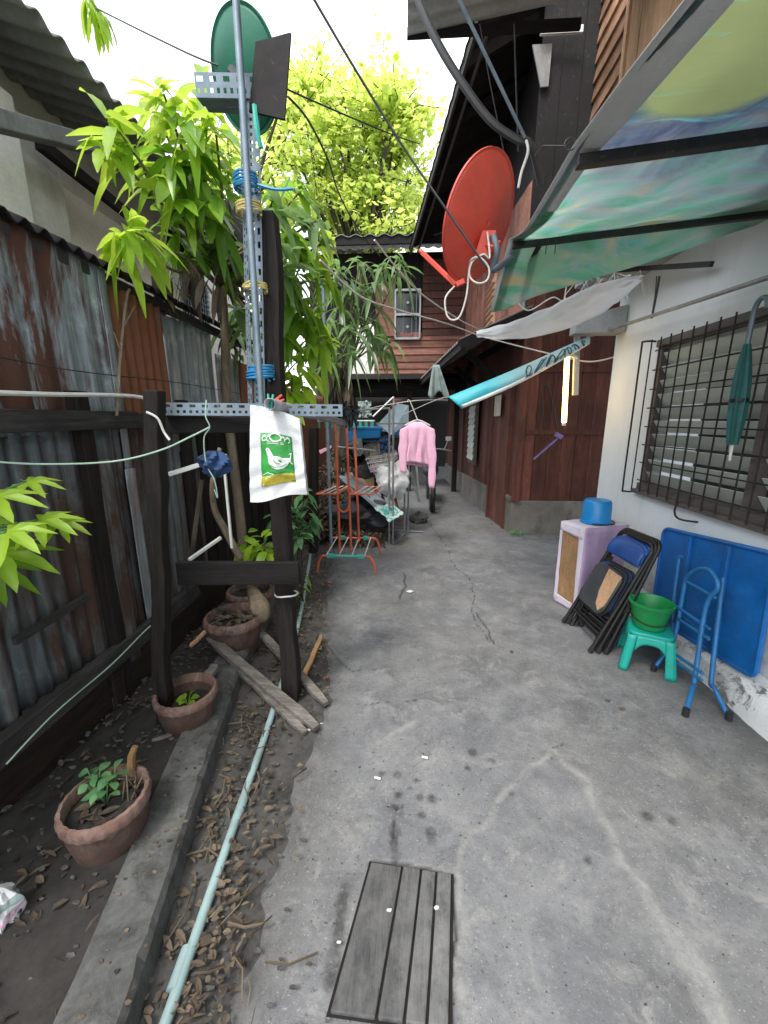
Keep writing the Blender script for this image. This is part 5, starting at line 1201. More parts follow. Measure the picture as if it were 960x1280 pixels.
# milky plastic sheet scrap
top_ = [(596, 414, 3.4), (640, 402, 3.35), (690, 382, 3.25), (730, 362, 3.15), (765, 350, 3.05), (806, 344, 2.9)]
bot_ = [(598, 421, 3.4), (650, 424, 3.3), (705, 412, 3.2), (740, 398, 3.05), (775, 376, 2.9), (803, 349, 2.85)]
Tp = smooth_path([AY(*q) for q in top_], 6); Bp = smooth_path([AY(*q) for q in bot_], 6)
def mk(u, v):
    i = u*(len(Tp)-1); k = min(len(Tp)-2, int(i)); f = i-k
    p = Tp[k].lerp(Tp[k+1], f).lerp(Bp[k].lerp(Bp[k+1], f), v); p.y += .06*math.sin(v*PI)+.02*nz(u*12, v*5); p.z += .012*nz(u*14, v*6, 5); return p
bm = MB(); bm.grid(mk, 60, 14); tag(bm.build('plastic_sheet', M['milky'], loc=Tp[0], smooth=True, solid=.002), 'torn milky plastic sheet sagging under the far edge of the banner awning', 'plastic sheet')
bm = MB()
for k in range(14):
    p = AX(720+k*6+random.uniform(-4, 4), 352-k*.5+random.uniform(-8, 8), 1.2+k*.03); bm.tube([p, p+jit(.08), p+V((random.uniform(-.12, .12), 0, -.05-.08*random.random()))], .004, 4)
tag(bm.build('twig_bundle', M['cablew'], loc=(1.4, 3, 2.6)), 'tangle of pale twigs and string caught above the milky plastic sheet', 'twigs')
# teal vinyl strip
TT = [AY(560, 496, 4.05), AY(640, 463, 4.0), AY(700, 436, 3.95), AY(737, 420, 3.92)]; TB = [AY(577, 511, 4.0), AY(640, 484, 3.95), AY(700, 452, 3.92), AY(737, 430, 3.9)]
Tt = smooth_path(TT, 8); Tb = smooth_path(TB, 8)
def teal(u, v, off=0):
    i = u*(len(Tt)-1); k = min(len(Tt)-2, int(i)); f = i-k
    p = Tt[k].lerp(Tt[k+1], f).lerp(Tb[k].lerp(Tb[k+1], f), v); p.y += -.03*math.sin(v*PI)*(1-u*.5)+.01*nz(u*8, v*3)-off; return p
w = thing('teal_banner_strip', 'twisted teal vinyl strip with dark scrawled lettering hanging from the beam end', 'banner strip', TT[0])
bm = MB(); bm.grid(teal, 50, 8); bm.build('strip', M['teal'], w, smooth=True, solid=.002)
bm = MB()
for k in range(7):
    u0 = .42+k*.075; n = 14; pts = [teal(u0+.034*math.sin(t*2*PI*1.1+k)*(1 if k % 2 else .7)+.03*t, .5+.33*math.cos(t*2*PI*(1.1+.2*(k % 3))+k*1.7), .006) for t in np.linspace(0, 1, n)]
    bm.tube(pts, .006, 5)
each(bm, 'letter', M['tealink'], w, smooth=True)
bm = MB(); bm.grid(lambda u, v: teal(.02+u*.95, .78+.22*v, .005), 40, 2); bm.build('pale_border', M['prtwhite'], w, smooth=True, solid=.001)
cable('cord', 'thin taut cord tying the teal strip end back toward the dark passage', 'cord', [TT[0], AY(540, 502, 4.4), AY(500, 520, 4.9)], .004, M['cablew'])
# fluorescent lamp on its batten
L0, L1 = AY(709, 446, 3.95), AY(705, 528, 3.95)
w = thing('fluorescent_lamp', 'lit warm fluorescent tube hanging upright in front of the dark planks', 'lamp', L1)
bm = MB(); bm.tube([L0, L1], .022, 14); bm.build('tube', M['tube'], w, smooth=True)
bm = MB(); bm.tube([L0, L0+V((0, 0, .035))], .017, 12); bm.tube([L1, L1-V((0, 0, .03))], .017, 12); each(bm, 'end_cap', M['pvcw'], w, smooth=True)
bm = MB(); bm.beam(AY(722, 400, 3.97), AY(719, 494, 3.97), .05, .03, (0, 1, 0)); bm.build('batten', M['greyslab'], w, bevel=.003)
bm = MB(); p = AY(722, 447, 3.95); bm.beam(L0+V((0, .0, .02)), p+V((0, .0, .0)), .015, .02); bm.build('bracket', M['pvcw'], w)
# purple hook on the planks, its cord
p = AY(697, 548, 5.2); w = thing('purple_hook', 'small purple plastic brush hanging by a cord on the red-brown planks', 'brush', p)
bm = MB(); bm.beam(p, AY(667, 574, 5.2), .03, .02); bm.build('handle', M['blade'], w, bevel=.003)
bm = MB(); bm.box(p+V((.01, 0, .03)), (.1, .05, .06), Matrix.Rotation(.5, 3, 'Y')); bm.build('brush_head', M['blade'], w, bevel=.01)
bm = MB(); bm.tube(smooth_path([p+V((0, 0, .05)), AY(690, 500, 5.22), AY(683, 482, 5.22), AY(678, 490, 5.22), AY(680, 532, 5.22)]), .007, 5); bm.build('cord', M['cable'], w, smooth=True)
# rag on the lean-to eave
def rag2(u, v):
    p = AY(541+8*u-6*v*(1-u)+13*v*u, 456+38*v+5*math.sin(u*9)*v, 6.0); return p+V((0, -.03*math.sin(u*14)*v, 0))
bm = MB(); bm.grid(rag2, 24, 10); tag(bm.build('grey_rag', M['greyrag'], loc=rag2(0, 0), smooth=True, solid=.004), 'grey-green rag hanging from the edge of the lean-to roof', 'rag')

# ================================================================== THINGS ALONG THE WHITE WALL
def rslab(bm, O, U, Vv, N, w_, h_, th, r, n=5):
    pts = []
    for cx, cy, a0 in ((w_/2-r, h_/2-r, 0), (-w_/2+r, h_/2-r, PI/2), (-w_/2+r, -h_/2+r, PI), (w_/2-r, -h_/2+r, 1.5*PI)):
        for k in range(n+1): a = a0+PI/2*k/n; pts.append((cx+r*math.cos(a), cy+r*math.sin(a)))
    bm.hexa([V(O)+U*x+Vv*y-N*th/2 for x, y in pts], [V(O)+U*x+Vv*y+N*th/2 for x, y in pts])
# lilac covered box
A_, B_, C_, D_ = V((1.27, 3.24, 0)), V((1.365, 3.03, 0)), V((1.74, 3.16, 0)), V((1.64, 3.4, 0)); zt = AY(720, 660, 3.03).z
w = thing('cloth_covered_box', 'chipboard box wrapped in lilac cloth against the white wall', 'box', (A_+B_+C_+D_)/4)
up = V((0, 0, 1)); zv = V((0, 0, zt))
bm = MB(); bm.hexa([p+up*.015 for p in (A_, B_, C_, D_)], [p+zv-up*.012 for p in (A_, B_, C_, D_)]); bm.build('carcass', M['wboard'], w, bevel=.004)
ctr = (A_+B_+C_+D_)/4
def out(p, k=1.04): q = ctr+(p-ctr)*k; q.z = p.z; return q
bm = MB(); a, c, d, e = (out(p) for p in (A_, B_, C_, D_))
bm.grid(lambda u, v: a.lerp(c, u).lerp(e.lerp(d, u), v)+zv+V((0, 0, .004*nz(u*5, v*5))), 12, 12); bm.build('cloth_top', M['lilacw'], w, smooth=True, solid=.004)
bm = MB(); bm.grid(lambda u, v: c.lerp(d, u)+up*(zt*(1-v)+.02*v)+(c-e).normalized()*(.012*nz(u*7, v*2)+.012*v*math.sin(u*15)), 20, 14); bm.build('cloth_side', M['lilac'], w, smooth=True, solid=.004)
n1 = (A_-D_).normalized()
bm = MB()
def strip(p0, p1, q0, q1): bm.grid(lambda u, v: V(p0).lerp(V(p1), u).lerp(V(q0).lerp(V(q1), u), v)+n1*.006*nz(u*6, v*3, 2), 10, 4)
a2, c2 = out(A_, 1.05), out(B_, 1.05)
strip(a2+zv, c2+zv, a2+zv*.9, c2+zv*.86); strip(c2+zv, c2+up*.0, c2.lerp(a2, .22)+zv, c2.lerp(a2, .13)+up*.0); strip(a2+zv, a2, a2.lerp(c2, .1)+zv, a2.lerp(c2, .16)); strip(a2+up*.0, c2, a2+up*.08, c2+up*.05)
bm.build('cloth_edge', M['lilacw'], w, smooth=True, solid=.004)
# blue bucket upside down on the box
p = V((1.52, 3.2, zt+.004)); p = AY(744, 655, 3.2); p.z = zt+.008
def bucket(name, label, base, r0, r1, h_, mat, inv, hmat, rz):
    t = thing(name, label, 'bucket', base); bm = MB()
    if inv: prof = [(r1+.006, 0), (r1+.008, .015), (r1, .018), (r0+.012, h_-.02), (r0, h_-.004), (r0-.02, h_), (.001, h_)]
    else: prof = [(.001, .004), (r0-.01, 0), (r0, .005), (r1, h_-.02), (r1+.01, h_-.018), (r1+.012, h_), (r1+.003, h_+.002), (r1-.004, h_-.01), (r0-.006, .012), (.001, .01)]
    bm.lathe(prof, base, 44, caps=False); bm.build('bucket_body', mat, t, smooth=True)
    bm = MB(); R_ = r1+.016; c0 = V(base)+V((0, 0, .008 if inv else h_-.03)); dx, dy = V((math.cos(rz), math.sin(rz), 0)), V((-math.sin(rz), math.cos(rz), 0))
    pts = [c0+dx*R_*math.cos(a)+dy*R_*(1.08 if inv else .95)*math.sin(a)-V((0, 0, 0 if inv else h_*.5*math.sin(a))) for a in np.linspace(0, PI, 18)]
    bm.tube(pts, .0045, 6); bm.build('handle', hmat, t, smooth=True); return t
bucket('upturned_bucket', 'sky blue plastic bucket turned upside down on the lilac box', p, .09, .108, .185, M['bluepl'], True, M['blacksteel'], -2.2)
# turquoise stool
sc0 = V((1.515, 2.35, 0)); sh = .25; rot = Matrix.Rotation(math.radians(-24), 3, 'Z')
w = thing('plastic_stool', 'turquoise plastic stool under the green bucket', 'stool', sc0)
def SP(x, y, z): return sc0+rot @ V((x, y, z))
bm = MB(); rslab(bm, SP(0, 0, sh-.012), rot @ V((1, 0, 0)), rot @ V((0, 1, 0)), up, .235, .235, .024, .045); bm.build('seat', M['stool'], w, bevel=.006, smooth=True)
bm = MB()
for k in range(4):       # skirt panels with an arched opening
    Rk = Matrix.Rotation(k*PI/2, 3, 'Z')
    def side(u, v):
        z = sh-.02; x = (u-.5)*.22; edge = abs(u-.5)*2; low = .0 if edge > .66 else (sh-.075-.03*max(0, (edge-.5)/.16)); zz_ = z-(z-low)*v; fl = .028*(1-zz_/sh); return None
    def pt(x, zz_): f = 1-zz_/sh; return SP(*(Rk @ V((x*(1+.28*f), -.112-.034*f, zz_))))
    for x0, x1 in ((-.112, -.07), (.07, .112)):
        bm.grid(lambda u, v: pt(x0+(x1-x0)*u-(.012*v*(1 if x0 < 0 and u > .5 else 0)), (sh-.02)*(1-v)), 3, 10)
    bm.grid(lambda u, v: pt(-.07+.14*u, sh-.02-v*(.045+.05*abs(2*u-1)**3)), 16, 4)
o = bm.build('leg_skirt', M['stool'], w, smooth=True, solid=.006)
bucket('green_bucket', 'green plastic bucket with dark handle standing on the turquoise stool', SP(-.01, 0.01, sh+.001), .085, .112, .165, M['bucketg'], False, M['blacksteel'], 2.75)
# folding chairs
def chair(O, label, torn, yaw, lean=25):
    O = V(O); U = V((math.sin(yaw), math.cos(yaw), 0)); F_ = V((U.y, -U.x, 0)); ln = math.radians(lean); Vv = F_*math.sin(ln)+up*math.cos(ln); N = Vv.cross(U).normalized()
    if N.x > 0: N = -N
    P = lambda x, y, z: O+U*x+Vv*y+N*z
    t = thing('folding_chair', label, 'folding chair', O, 'folded metal chairs stacked by the lilac box')
    bm = MB(); pts = [P(-.2, 0, 0), P(-.195, .4, 0), P(-.185, .66, 0)]+[P(-.185+.05*(1-math.cos(a)), .74+.06*math.sin(a), 0) for a in np.linspace(.2, PI/2, 5)]+[P(.135+.05*math.sin(a), .74+.06*math.cos(a), 0) for a in np.linspace(0, PI/2-.2, 5)]+[P(.185, .66, 0), P(.195, .4, 0), P(.2, 0, 0)]
    bm.tube(pts, .0125, 9); bm.tube([P(-.195, .13, 0), P(.195, .13, 0)], .008, 7); bm.build('frame', M['blacksteel'], t, smooth=True)
    bm = MB(); bm.tube([P(-.165, .02, -.045), P(-.17, .3, -.03), P(-.172, .58, -.012)], .0115, 8); bm.tube([P(.165, .02, -.045), P(.17, .3, -.03), P(.172, .58, -.012)], .0115, 8); bm.tube([P(-.166, .1, -.04), P(.166, .1, -.04)], .008, 7); bm.tube([P(-.166, .17, -.036), P(.166, .17, -.036)], .008, 7); each(bm, 'rear_leg', M['blacksteel'], t, smooth=True)
    bm = MB()
    for s in (-1, 1):
        bm.tube([P(s*.2, -.0, 0), P(s*.2, .04, 0)], .016, 9); bm.tube([P(s*.165, .0, -.047), P(s*.165, .045, -.043)], .015, 9)
    each(bm, 'rubber_foot', M['cable'], t, smooth=True)
    bm = MB(); rslab(bm, P(0, .39, .03), U, Vv, N, .345, .34, .012, .07); bm.build('seat_rim', M['blacksteel'], t, bevel=.004, smooth=True)
    bm = MB(); rslab(bm, P(0, .39, .042), U, Vv, N, .315, .31, .018, .06); o = bm.build('seat', M['darkvinyl'] if torn else M['bluevinyl'], t, bevel=.006, smooth=True)
    if torn:
        bm = MB(); q = [(-.13, .13), (-.125, -.04), (-.06, -.1), (-.0, -.14), (.02, -.145), (.03, -.03), (.015, .1), (.0, .145), (-.08, .148)]; q = [(-.145, .14), (-.15, -.08), (-.12, -.13), (-.07, -.1), (-.03, -.02), (-.01, .08), (.0, .145)]
        pts = [(x, .39+y) for x, y in q]; bm.hexa([P(x, y, .048) for x, y in pts], [P(x, y, .056) for x, y in pts]); bm.build('bare_plywood', M['wlight'], o)['label'] = 'bare plywood where the vinyl tore away'
    bm = MB()
    def back(u, v):
        x = (u-.5)*.345; r = .05*(1-(2*u-1)**2); return P(x, .63+.135*v-(.02*abs(2*u-1)**3)*v*2, .02-r*.5+.012*math.sin(PI*v))
    bm.grid(back, 18, 8); bm.build('backrest', M['bluevinyl'], t, smooth=True, solid=.016)
    return t
chair((1.21, 2.65, .004), 'front folded chair with torn grey seat baring yellow plywood', True, -.06)
chair((1.25, 2.645, .004), 'second folded blue chair tucked right behind the torn-seat chair', False, -.1, 23)
chair((1.29, 2.635, .004), 'rearmost folded blue chair leaning closest to the white wall', False, -.13, 21)
# blue tabletop leaning on the wall
tl, bl, br, tr = AX(825, 655, 1.83), AX(822, 775, 1.80), AX(956, 850, 1.80), AX(962, 698, 1.83)
O = (tl+bl+br+tr)/4; Y1, Y0 = (tl.y+bl.y)/2, (tr.y+br.y)/2; Vv = V((.035, .075, .65)).normalized(); U = ((tl+bl)-(tr+br)); U = (U-Vv*U.dot(Vv)).normalized(); N = Vv.cross(U).normalized()
if N.x > 0: N = -N
hh = ((tl+tr)-(bl+br)).length/2
w = thing('folding_tabletop', 'blue metal tabletop tipped on its edge and leaning against the white wall', 'tabletop', (O.x, O.y, .17))
bm = MB(); rslab(bm, O, U, Vv, N, Y1-Y0, hh, .012, .05, 6); bm.build('panel', M['bluepaint'], w, smooth=True)
bm = MB(); ring = []
r = .05; w2, h2 = (Y1-Y0)/2, hh/2
for cx, cy, a0 in ((w2-r, h2-r, 0), (-w2+r, h2-r, PI/2), (-w2+r, -h2+r, PI), (w2-r, -h2+r, 1.5*PI)):
    for k in range(7): a = a0+PI/2*k/6; ring.append(O+U*(cx+r*math.cos(a))+Vv*(cy+r*math.sin(a))+N*.006)
bm.tube(ring+[ring[0]], .013, 8, False); bm.build('rim', M['bluepaint'], w, smooth=True)
for y in (AX(860, 700, 1.8).y, AX(905, 730, 1.8).y):
    bm = MB(); c0 = O+U*(y-O.y)+N*.016; bm.beam(c0-Vv*(hh/2-.012), c0+Vv*(hh/2-.012), .028, .02, N); bm.build('rib', M['bluepaint'], w, bevel=.003)
# blue folding leg stand in front of it
w = thing('folding_leg_stand', 'blue tubular folding table legs standing open in front of the blue tabletop', 'leg stand', (1.57, 2.05, 0))
bm = MB(); R1 = .0125
fn, ff = G(857, 892, .012), G(817, 836, .012)          # near and far foot of the hooped frame
kn, kf = AX(868, 852, 1.60), AX(836, 812, 1.60)
hp = [kn, AX(882, 760, 1.65), AX(897, 735, 1.66)]+[AX(892, 718, 1.665), AX(882, 711, 1.665), AX(870, 713, 1.665), AX(859, 722, 1.665)]+[AX(855, 735, 1.66), AX(845, 790, 1.64), kf]
bm.tube(smooth_path([fn, fn.lerp(kn, .85)]+hp+[kf.lerp(ff, .2), ff], 5), R1, 10); bm.build('hoop_frame', M['bluetube'], w, smooth=True)
gn = G(911, 897, .012); kn2 = AX(889, 852, 1.66); kf2 = AX(840, 808, 1.68)
bm = MB(); bm.tube(smooth_path([gn, gn.lerp(kn2, .85), kn2, AX(897, 780, 1.70), AX(904, 722, 1.72)], 5), R1, 10); bm.tube(smooth_path([G(838, 838, .012), kf2, AX(841, 760, 1.70), AX(849, 696, 1.72)], 5), R1, 10)
bm.tube([AX(849, 696, 1.72), AX(855, 697, 1.73)], R1, 8); bm.tube([AX(848, 768, 1.70), AX(886, 796, 1.69)], .009, 8); each(bm, 'straight_frame', M['bluetube'], w, smooth=True)
bm = MB()
for a, c, X in (((857, 726), (894, 747), 1.66), ((847, 759), (887, 786), 1.645), ((846, 772), (886, 799), 1.64), ((837, 813), (879, 842), 1.605), ((836, 821), (877, 850), 1.60)):
    bm.tube([AX(*a, X), AX(*c, X)], .009, 8)
each(bm, 'rung', M['bluetube'], w, smooth=True)
bm = MB()
for p in (fn, gn, ff): bm.tube([p-V((0, 0, .011)), p+V((0, 0, .03))], .017, 10)
each(bm, 'rubber_foot', M['cable'], w, smooth=True)

# ================================================================== CLOTHES RACKS, SHIRT AND JUNK
Fx, Bx = 3.75, 4.38
w = thing('orange_drying_rack', 'orange metal drying rack with white rods and turquoise corners on the concrete', 'drying rack', (-.58, 4.05, 0))
def legU(y, x0, x1, z, dx=.045): return smooth_path([V((x0, y, .01)), V((x0+.012, y, z*.6)), V((x0+dx, y, z)), V((x0+dx*2, y, z+.01)), V((x1-dx*2, y, z+.01)), V((x1-dx, y, z)), V((x1-.012, y, z*.6)), V((x1, y, .01))], 5)
xf0, xf1, xb0, xb1 = G(397, 716).x, G(469, 717).x, G(412, 690).x, G(475, 691).x; zf = .17
bm = MB(); bm.tube(legU(Fx, xf0, xf1, zf), .011, 8); bm.build('foot_frame', M['orange'], w, smooth=True)
bm = MB(); bm.tube(legU(Bx, xb0, xb1, zf), .011, 8); bm.build('foot_frame', M['orange'], w, smooth=True)
bm = MB(); bm.tube([V((xf0+.14, Fx-.004, zf+.012)), V((xf1-.14, Fx-.004, zf+.012))], .015, 8)
for x in (xf0+.14, xf1-.14): bm.box((x, Fx, zf+.012), (.07, .04, .04))
for x in (xb0+.16, xb1-.16): bm.box((x, Bx, zf+.012), (.06, .04, .04))
each(bm, 'corner_clip', M['tealpl'], w, bevel=.004)
bm = MB()
for k in range(4):
    t = .16+.66*k/3; bm.tube([V((xf0+t*(xf1-xf0), Fx, zf+.015)), V((xb0+t*(xb1-xb0), Bx, zf+.015))], .006, 6)
each(bm, 'rod', M['pvcw'], w, smooth=True)
ztop = AY(425, 535, 3.95).z
for px, yy in ((420, 3.9), (434, 3.95), (444, 4.3)):
    bm = MB(); p = AY(px+5, 690, yy); q = AY(px-1, 530, yy); bm.tube([V((p.x, yy, zf)), q], .0125, 8); each(bm, 'upright', M['orange'], w, smooth=True)
zm = AY(420, 613, 4.0).z
for (xa, xb) in ((396, 422), (437, 466)):
    x0, x1 = AY(xa, 615, 3.8).x, AY(xb, 615, 3.8).x
    bm = MB(); bm.tube([V((x1, 3.8, zm)), V((x0, 3.8, zm)), V((x0+.1, 4.25, zm)), V((x1+.05, 4.25, zm))]+[V((x1, 3.8, zm))], .009, 7); bm.build('shelf_frame', M['orange'], w, smooth=True)
    bm = MB()
    for k in range(3): t = .2+.3*k; bm.tube([V((x0+(x1-x0)*t, 3.8, zm+.006)), V((x0+.08+(x1-x0)*t, 4.25, zm+.006))], .006, 6)
    each(bm, 'rod', M['pvcw'], w, smooth=True)
bm = MB(); x0, x1 = AY(421, 615, 3.85).x, AY(437, 615, 3.85).x; z0 = AY(430, 640, 3.85).z; bm.tube(smooth_path([V((x0, 3.85, zm)), V((x0+.01, 3.85, z0+.05)), V(((x0+x1)/2, 3.85, z0)), V((x1-.01, 3.85, z0+.05)), V((x1, 3.85, zm))]), .01, 8); bm.build('hanging_loop', M['orange'], w, smooth=True)
# round peg hangers at its top
def hanger(px, py, Y, label):
    c = AY(px, py, Y); t = thing('peg_hanger', label, 'peg hanger', c, 'peg hangers above the orange rack')
    bm = MB()
    bm.tube([c+V((-.13, -.06, 0)), c+V((.13, -.06, 0)), c+V((.13, .08, 0)), c+V((-.13, .08, 0)), c+V((-.13, -.06, 0))], .007, 6)
    for x in (-.06, .0, .06): bm.tube([c+V((x, -.06, 0)), c+V((x, .08, 0))], .005, 5)
    bm.build('hanger_frame', M['pvcw'], t, smooth=True); bm = MB()
    for k in range(9): x = -.12+.03*k; bm.box(c+V((x, -.06+.14*(k % 2), -.035)), (.012, .01, .06))
    each(bm, 'peg', M['tealpl'], t)
    bm = MB(); bm.tube(smooth_path([c+V((0, 0, .0)), c+V((0, 0, .07)), c+V((.02, 0, .1)), c+V((.03, 0, .07))], 4), .004, 5); bm.build('hook', M['cable'], t, smooth=True)
hanger(417, 526, 3.7, 'white and turquoise peg hanger under the clothes rail before the orange uprights'); hanger(452, 526, 4.2, 'second peg hanger further along beyond the orange uprights')
bm = MB(); c = AY(437, 515, 3.4)
for k in range(60): bm.tint = random.random(); leaf(bm, c+jit(.05), jit(1)+V((0, 0, -.3)), .09, .03, .3)
tag(bm.build('dark_rag', M['darkfab'], loc=c), 'small dark bundle hung at the end of the perforated bar', 'rag')
# grey garment rack
GY = 4.75; w = thing('garment_rack', 'thin grey metal garment rack standing in front of the junk heap', 'garment rack', G(510, 668))
def gp(zx, zy, Y): return AY(370+zx/4.265, 440+zy/4.265, Y)
bm = MB()
def t_(a, c, r=.011): bm.tube([a, c], r, 7)
def vert(zx, zy, Y): p = gp(zx, zy, Y); t_(p, V((p.x, Y, .0)), .012); return p
a = vert(520, 240, 4.7); c = vert(498, 300, 4.75); d = vert(602, 560, 5.3); e = vert(580, 700, 5.2); each(bm, 'upright', M['steel'], w, smooth=True); bm = MB()
t_(a, gp(410, 345, 4.6)); t_(gp(300, 312, 4.9), c); t_(gp(430, 382, 5.0), gp(602, 380, 5.2)); t_(gp(220, 505, 4.9), gp(420, 525, 5.0)); each(bm, 'top_bar', M['steel'], w, smooth=True); bm = MB()
t_(G(468, 661, .012), G(529, 665, .012)); t_(G(489, 662, .012), G(499, 674, .012)); t_(V((a.x, 4.7, .012)), V((d.x, 5.3, .012))); each(bm, 'foot_bar', M['steel'], w, smooth=True)
# pink shirt
SYp = 4.55; ct = gp(648, 362, SYp)
w = thing('pink_shirt', 'plain pink long sleeved shirt drying on a hanger beside the grey rack', 'shirt', ct)
hb = gp(640, 590, SYp); hw = .135; hgt = ct.z-hb.z
bm = MB(); n = 36
def torso(u, v):
    a = u*2*PI; sh_ = min(1, v/.14); wv = hw*(.28+.72*sh_**.6)*(1+.06*v)*(1-.1*math.exp(-((v-.55)/.2)**2)); fold = 1+(.5*math.sin(a*6+v*3)+.3*math.sin(a*11+1+v*2))*min(1, v*1.6)
    x = wv*math.cos(a); return ct+V((x+.012*nz(v*3, 2), .04*(.35+.65*sh_)*math.sin(a)*fold, -.02-hgt*(v+.06*math.sin(a*1.0+.6)*v)-.0))
bm.grid(torso, n, 22); bm.build('torso', M['pink'], w, smooth=True, solid=.004)
for s, ze in ((-1, 640), (1, 722)):
    p0 = ct+V((s*hw*.93, 0, -.07)); pe = gp(572 if s < 0 else 722, ze, SYp-.03); L = p0.z-pe.z; bm = MB()
    def slv(u, v):
        a = u*2*PI; c0 = p0.lerp(pe, v)+V((s*.02*math.sin(PI*v), -.02*v, 0)); r = .06*(1-.45*v); return c0+V((r*math.cos(a)*(1+.1*math.sin(v*17)), r*.45*math.sin(a), .03*math.cos(a)*(1-v)*-s))
    bm.grid(slv, 20, 22); bm.build('sleeve', M['pink'], w, smooth=True, solid=.004)
bm = MB(); hk = gp(608, 262, SYp); bm.tube(smooth_path([ct+V((-.14, 0, -.06)), ct+V((0, 0, .0)), ct+V((.14, 0, -.06))], 4), .007, 6); bm.tube(smooth_path([ct, ct.lerp(hk, .9), hk, hk+V((-.02, 0, .015)), hk+V((-.03, 0, -.01))], 4), .005, 6); bm.build('hanger', M['pvcw'], w, smooth=True)
cable('cord', 'clothes line stretched from the garment rack to the dark passage', 'cord', [gp(300, 318, 4.9), hk, AY(560, 500, 5.4)], .004, M['cablew'])
# junk heap
def lump(name, label, c, rx, ry, rz, mat, cat, sd, pinch=.5):
    c = V(c); bm = MB()
    def fn(u, v):
        a = u*2*PI; b_ = (v-.5)*PI; n = 1+.5*nz(math.cos(a)*1.5+sd, math.sin(a)*1.5, v*3)+.28*nz(math.cos(a)*3.5+sd, math.sin(a)*3.5, v*7)+.14*nz(math.cos(a)*8+sd, math.sin(a)*8, v*15)
        return c+V((rx*math.cos(a)*math.cos(b_)*n, ry*math.sin(a)*math.cos(b_)*n, rz*math.sin(b_)*n))
    bm.grid(fn, 44, 26); return tag(bm.build(name, mat, loc=c-V((0, 0, rz)), smooth=True), label, cat)
lump('white_bag', 'bulging white plastic bag slumped on the junk heap by the grey rack', gp(520, 690, 5.1), .19, .16, .2, M['sack'], 'bag', 1)
lump('cloth_bundle', 'beige cloth bundle on top of the junk heap', gp(430, 540, 5.5), .14, .12, .17, M['beige'], 'bundle', 5)
lump('cloth_bundle', 'small cream bundle beside the beige one on the junk heap', gp(495, 560, 5.6), .11, .1, .13, M['lilacw'], 'bundle', 9)
lump('pink_basket', 'crushed pink basket half buried in the junk heap', gp(440, 625, 5.3), .12, .1, .07, M['pink'], 'basket', 12)
lump('dark_bag', 'large dark bag at the bottom of the junk heap', gp(400, 660, 5.5), .3, .22, .2, M['darkfab'], 'bag', 15)
lump('dark_bag', 'dark bag lying behind the orange rack near the ground', gp(330, 860, 5.0), .4, .3, .2, M['darkfab'], 'bag', 19)
lump('dark_bag', 'upper dark bundle under the blue crate', gp(360, 540, 6.3), .4, .2, .2, M['darkfab'], 'bag', 25)
def board(name, label, cat, pts, th, mat):
    bm = MB(); P = [V(p) for p in pts]; n = (P[1]-P[0]).cross(P[3]-P[0]).normalized(); bm.hexa([p-n*th/2 for p in P], [p+n*th/2 for p in P]); return tag(bm.build(name, mat, loc=min(P, key=lambda q: q.z), bevel=.004), label, cat)
board('pale_blue_board', 'pale blue-white board propped at an angle on the junk heap', 'board', [gp(435, 385, 5.3), gp(505, 445, 5.3), gp(600, 380, 5.5), gp(600, 285, 5.5), gp(540, 275, 5.5)], .02, M['tealboard'])
board('blue_board', 'bright blue panel standing behind the pale blue board', 'panel', [gp(520, 445, 5.8), gp(590, 445, 5.8), gp(590, 375, 5.8), gp(520, 375, 5.8)], .03, M['bluepl'])
cc = gp(367, 438, 5.4); bm = MB(); w = thing('blue_crate', 'bright blue plastic crate on the dark shelf behind the orange rack', 'crate', cc-V((0, 0, .11)))
bm.hexa([cc+V((sx*.2, sy*.14, -.09)) for sx, sy in ((-1, -1), (1, -1), (1, 1), (-1, 1))], [cc+V((sx*.225, sy*.16, .07)) for sx, sy in ((-1, -1), (1, -1), (1, 1), (-1, 1))]); bm.build('crate_body', M['bluepl'], w, bevel=.01)
bm = MB(); bm.box(cc+V((0, 0, .085)), (.48, .35, .03)); bm.build('rim', M['bluepl'], w, bevel=.006)
board('dark_shelf', 'dark shelf board carrying the blue crate', 'shelf', [gp(300, 470, 5.2), gp(560, 460, 5.2), gp(560, 440, 6.2), gp(300, 450, 6.2)], .03, M['wdarkx'])  # shelf in the near-black plank colour
board('dark_tarp', 'black slanted tarpaulin peak behind the peg hangers', 'tarpaulin', [gp(300, 400, 5.5), gp(480, 450, 5.5), gp(420, 375, 5.7), gp(385, 355, 5.7)], .02, M['darkfab'])
def drape(name, label, cat, cpts, mat, sag=.1, sd=0):
    a, c, d, e = (V(p) for p in cpts)
    bm = MB(); bm.grid(lambda u, v: a.lerp(c, u).lerp(e.lerp(d, u), v)+V((0, 0, -sag*math.sin(PI*u)*math.sin(PI*v)+.03*nz(u*4, v*4, sd)))+V((0, .04*nz(u*6, v*6, sd+3), 0)), 24, 16)
    return tag(bm.build(name, mat, loc=min((a, c, d, e), key=lambda q: q.z), smooth=True, solid=.006), label, cat)
drape('grey_tarpaulin', 'grey tarpaulin sheet sliding down from the junk heap behind the orange rack', 'tarpaulin', [gp(225, 660, 4.7), gp(300, 660, 5.2), gp(500, 810, 5.0), gp(480, 880, 4.6)], M['tarpgrey'], .06, 2)
drape('patterned_sheet', 'teal and white patterned plastic sheet near the foot of the grey rack', 'plastic sheet', [gp(415, 825, 4.6), gp(520, 815, 4.9), gp(575, 860, 4.8), gp(500, 905, 4.5)], M['tealprint'], .05, 6)
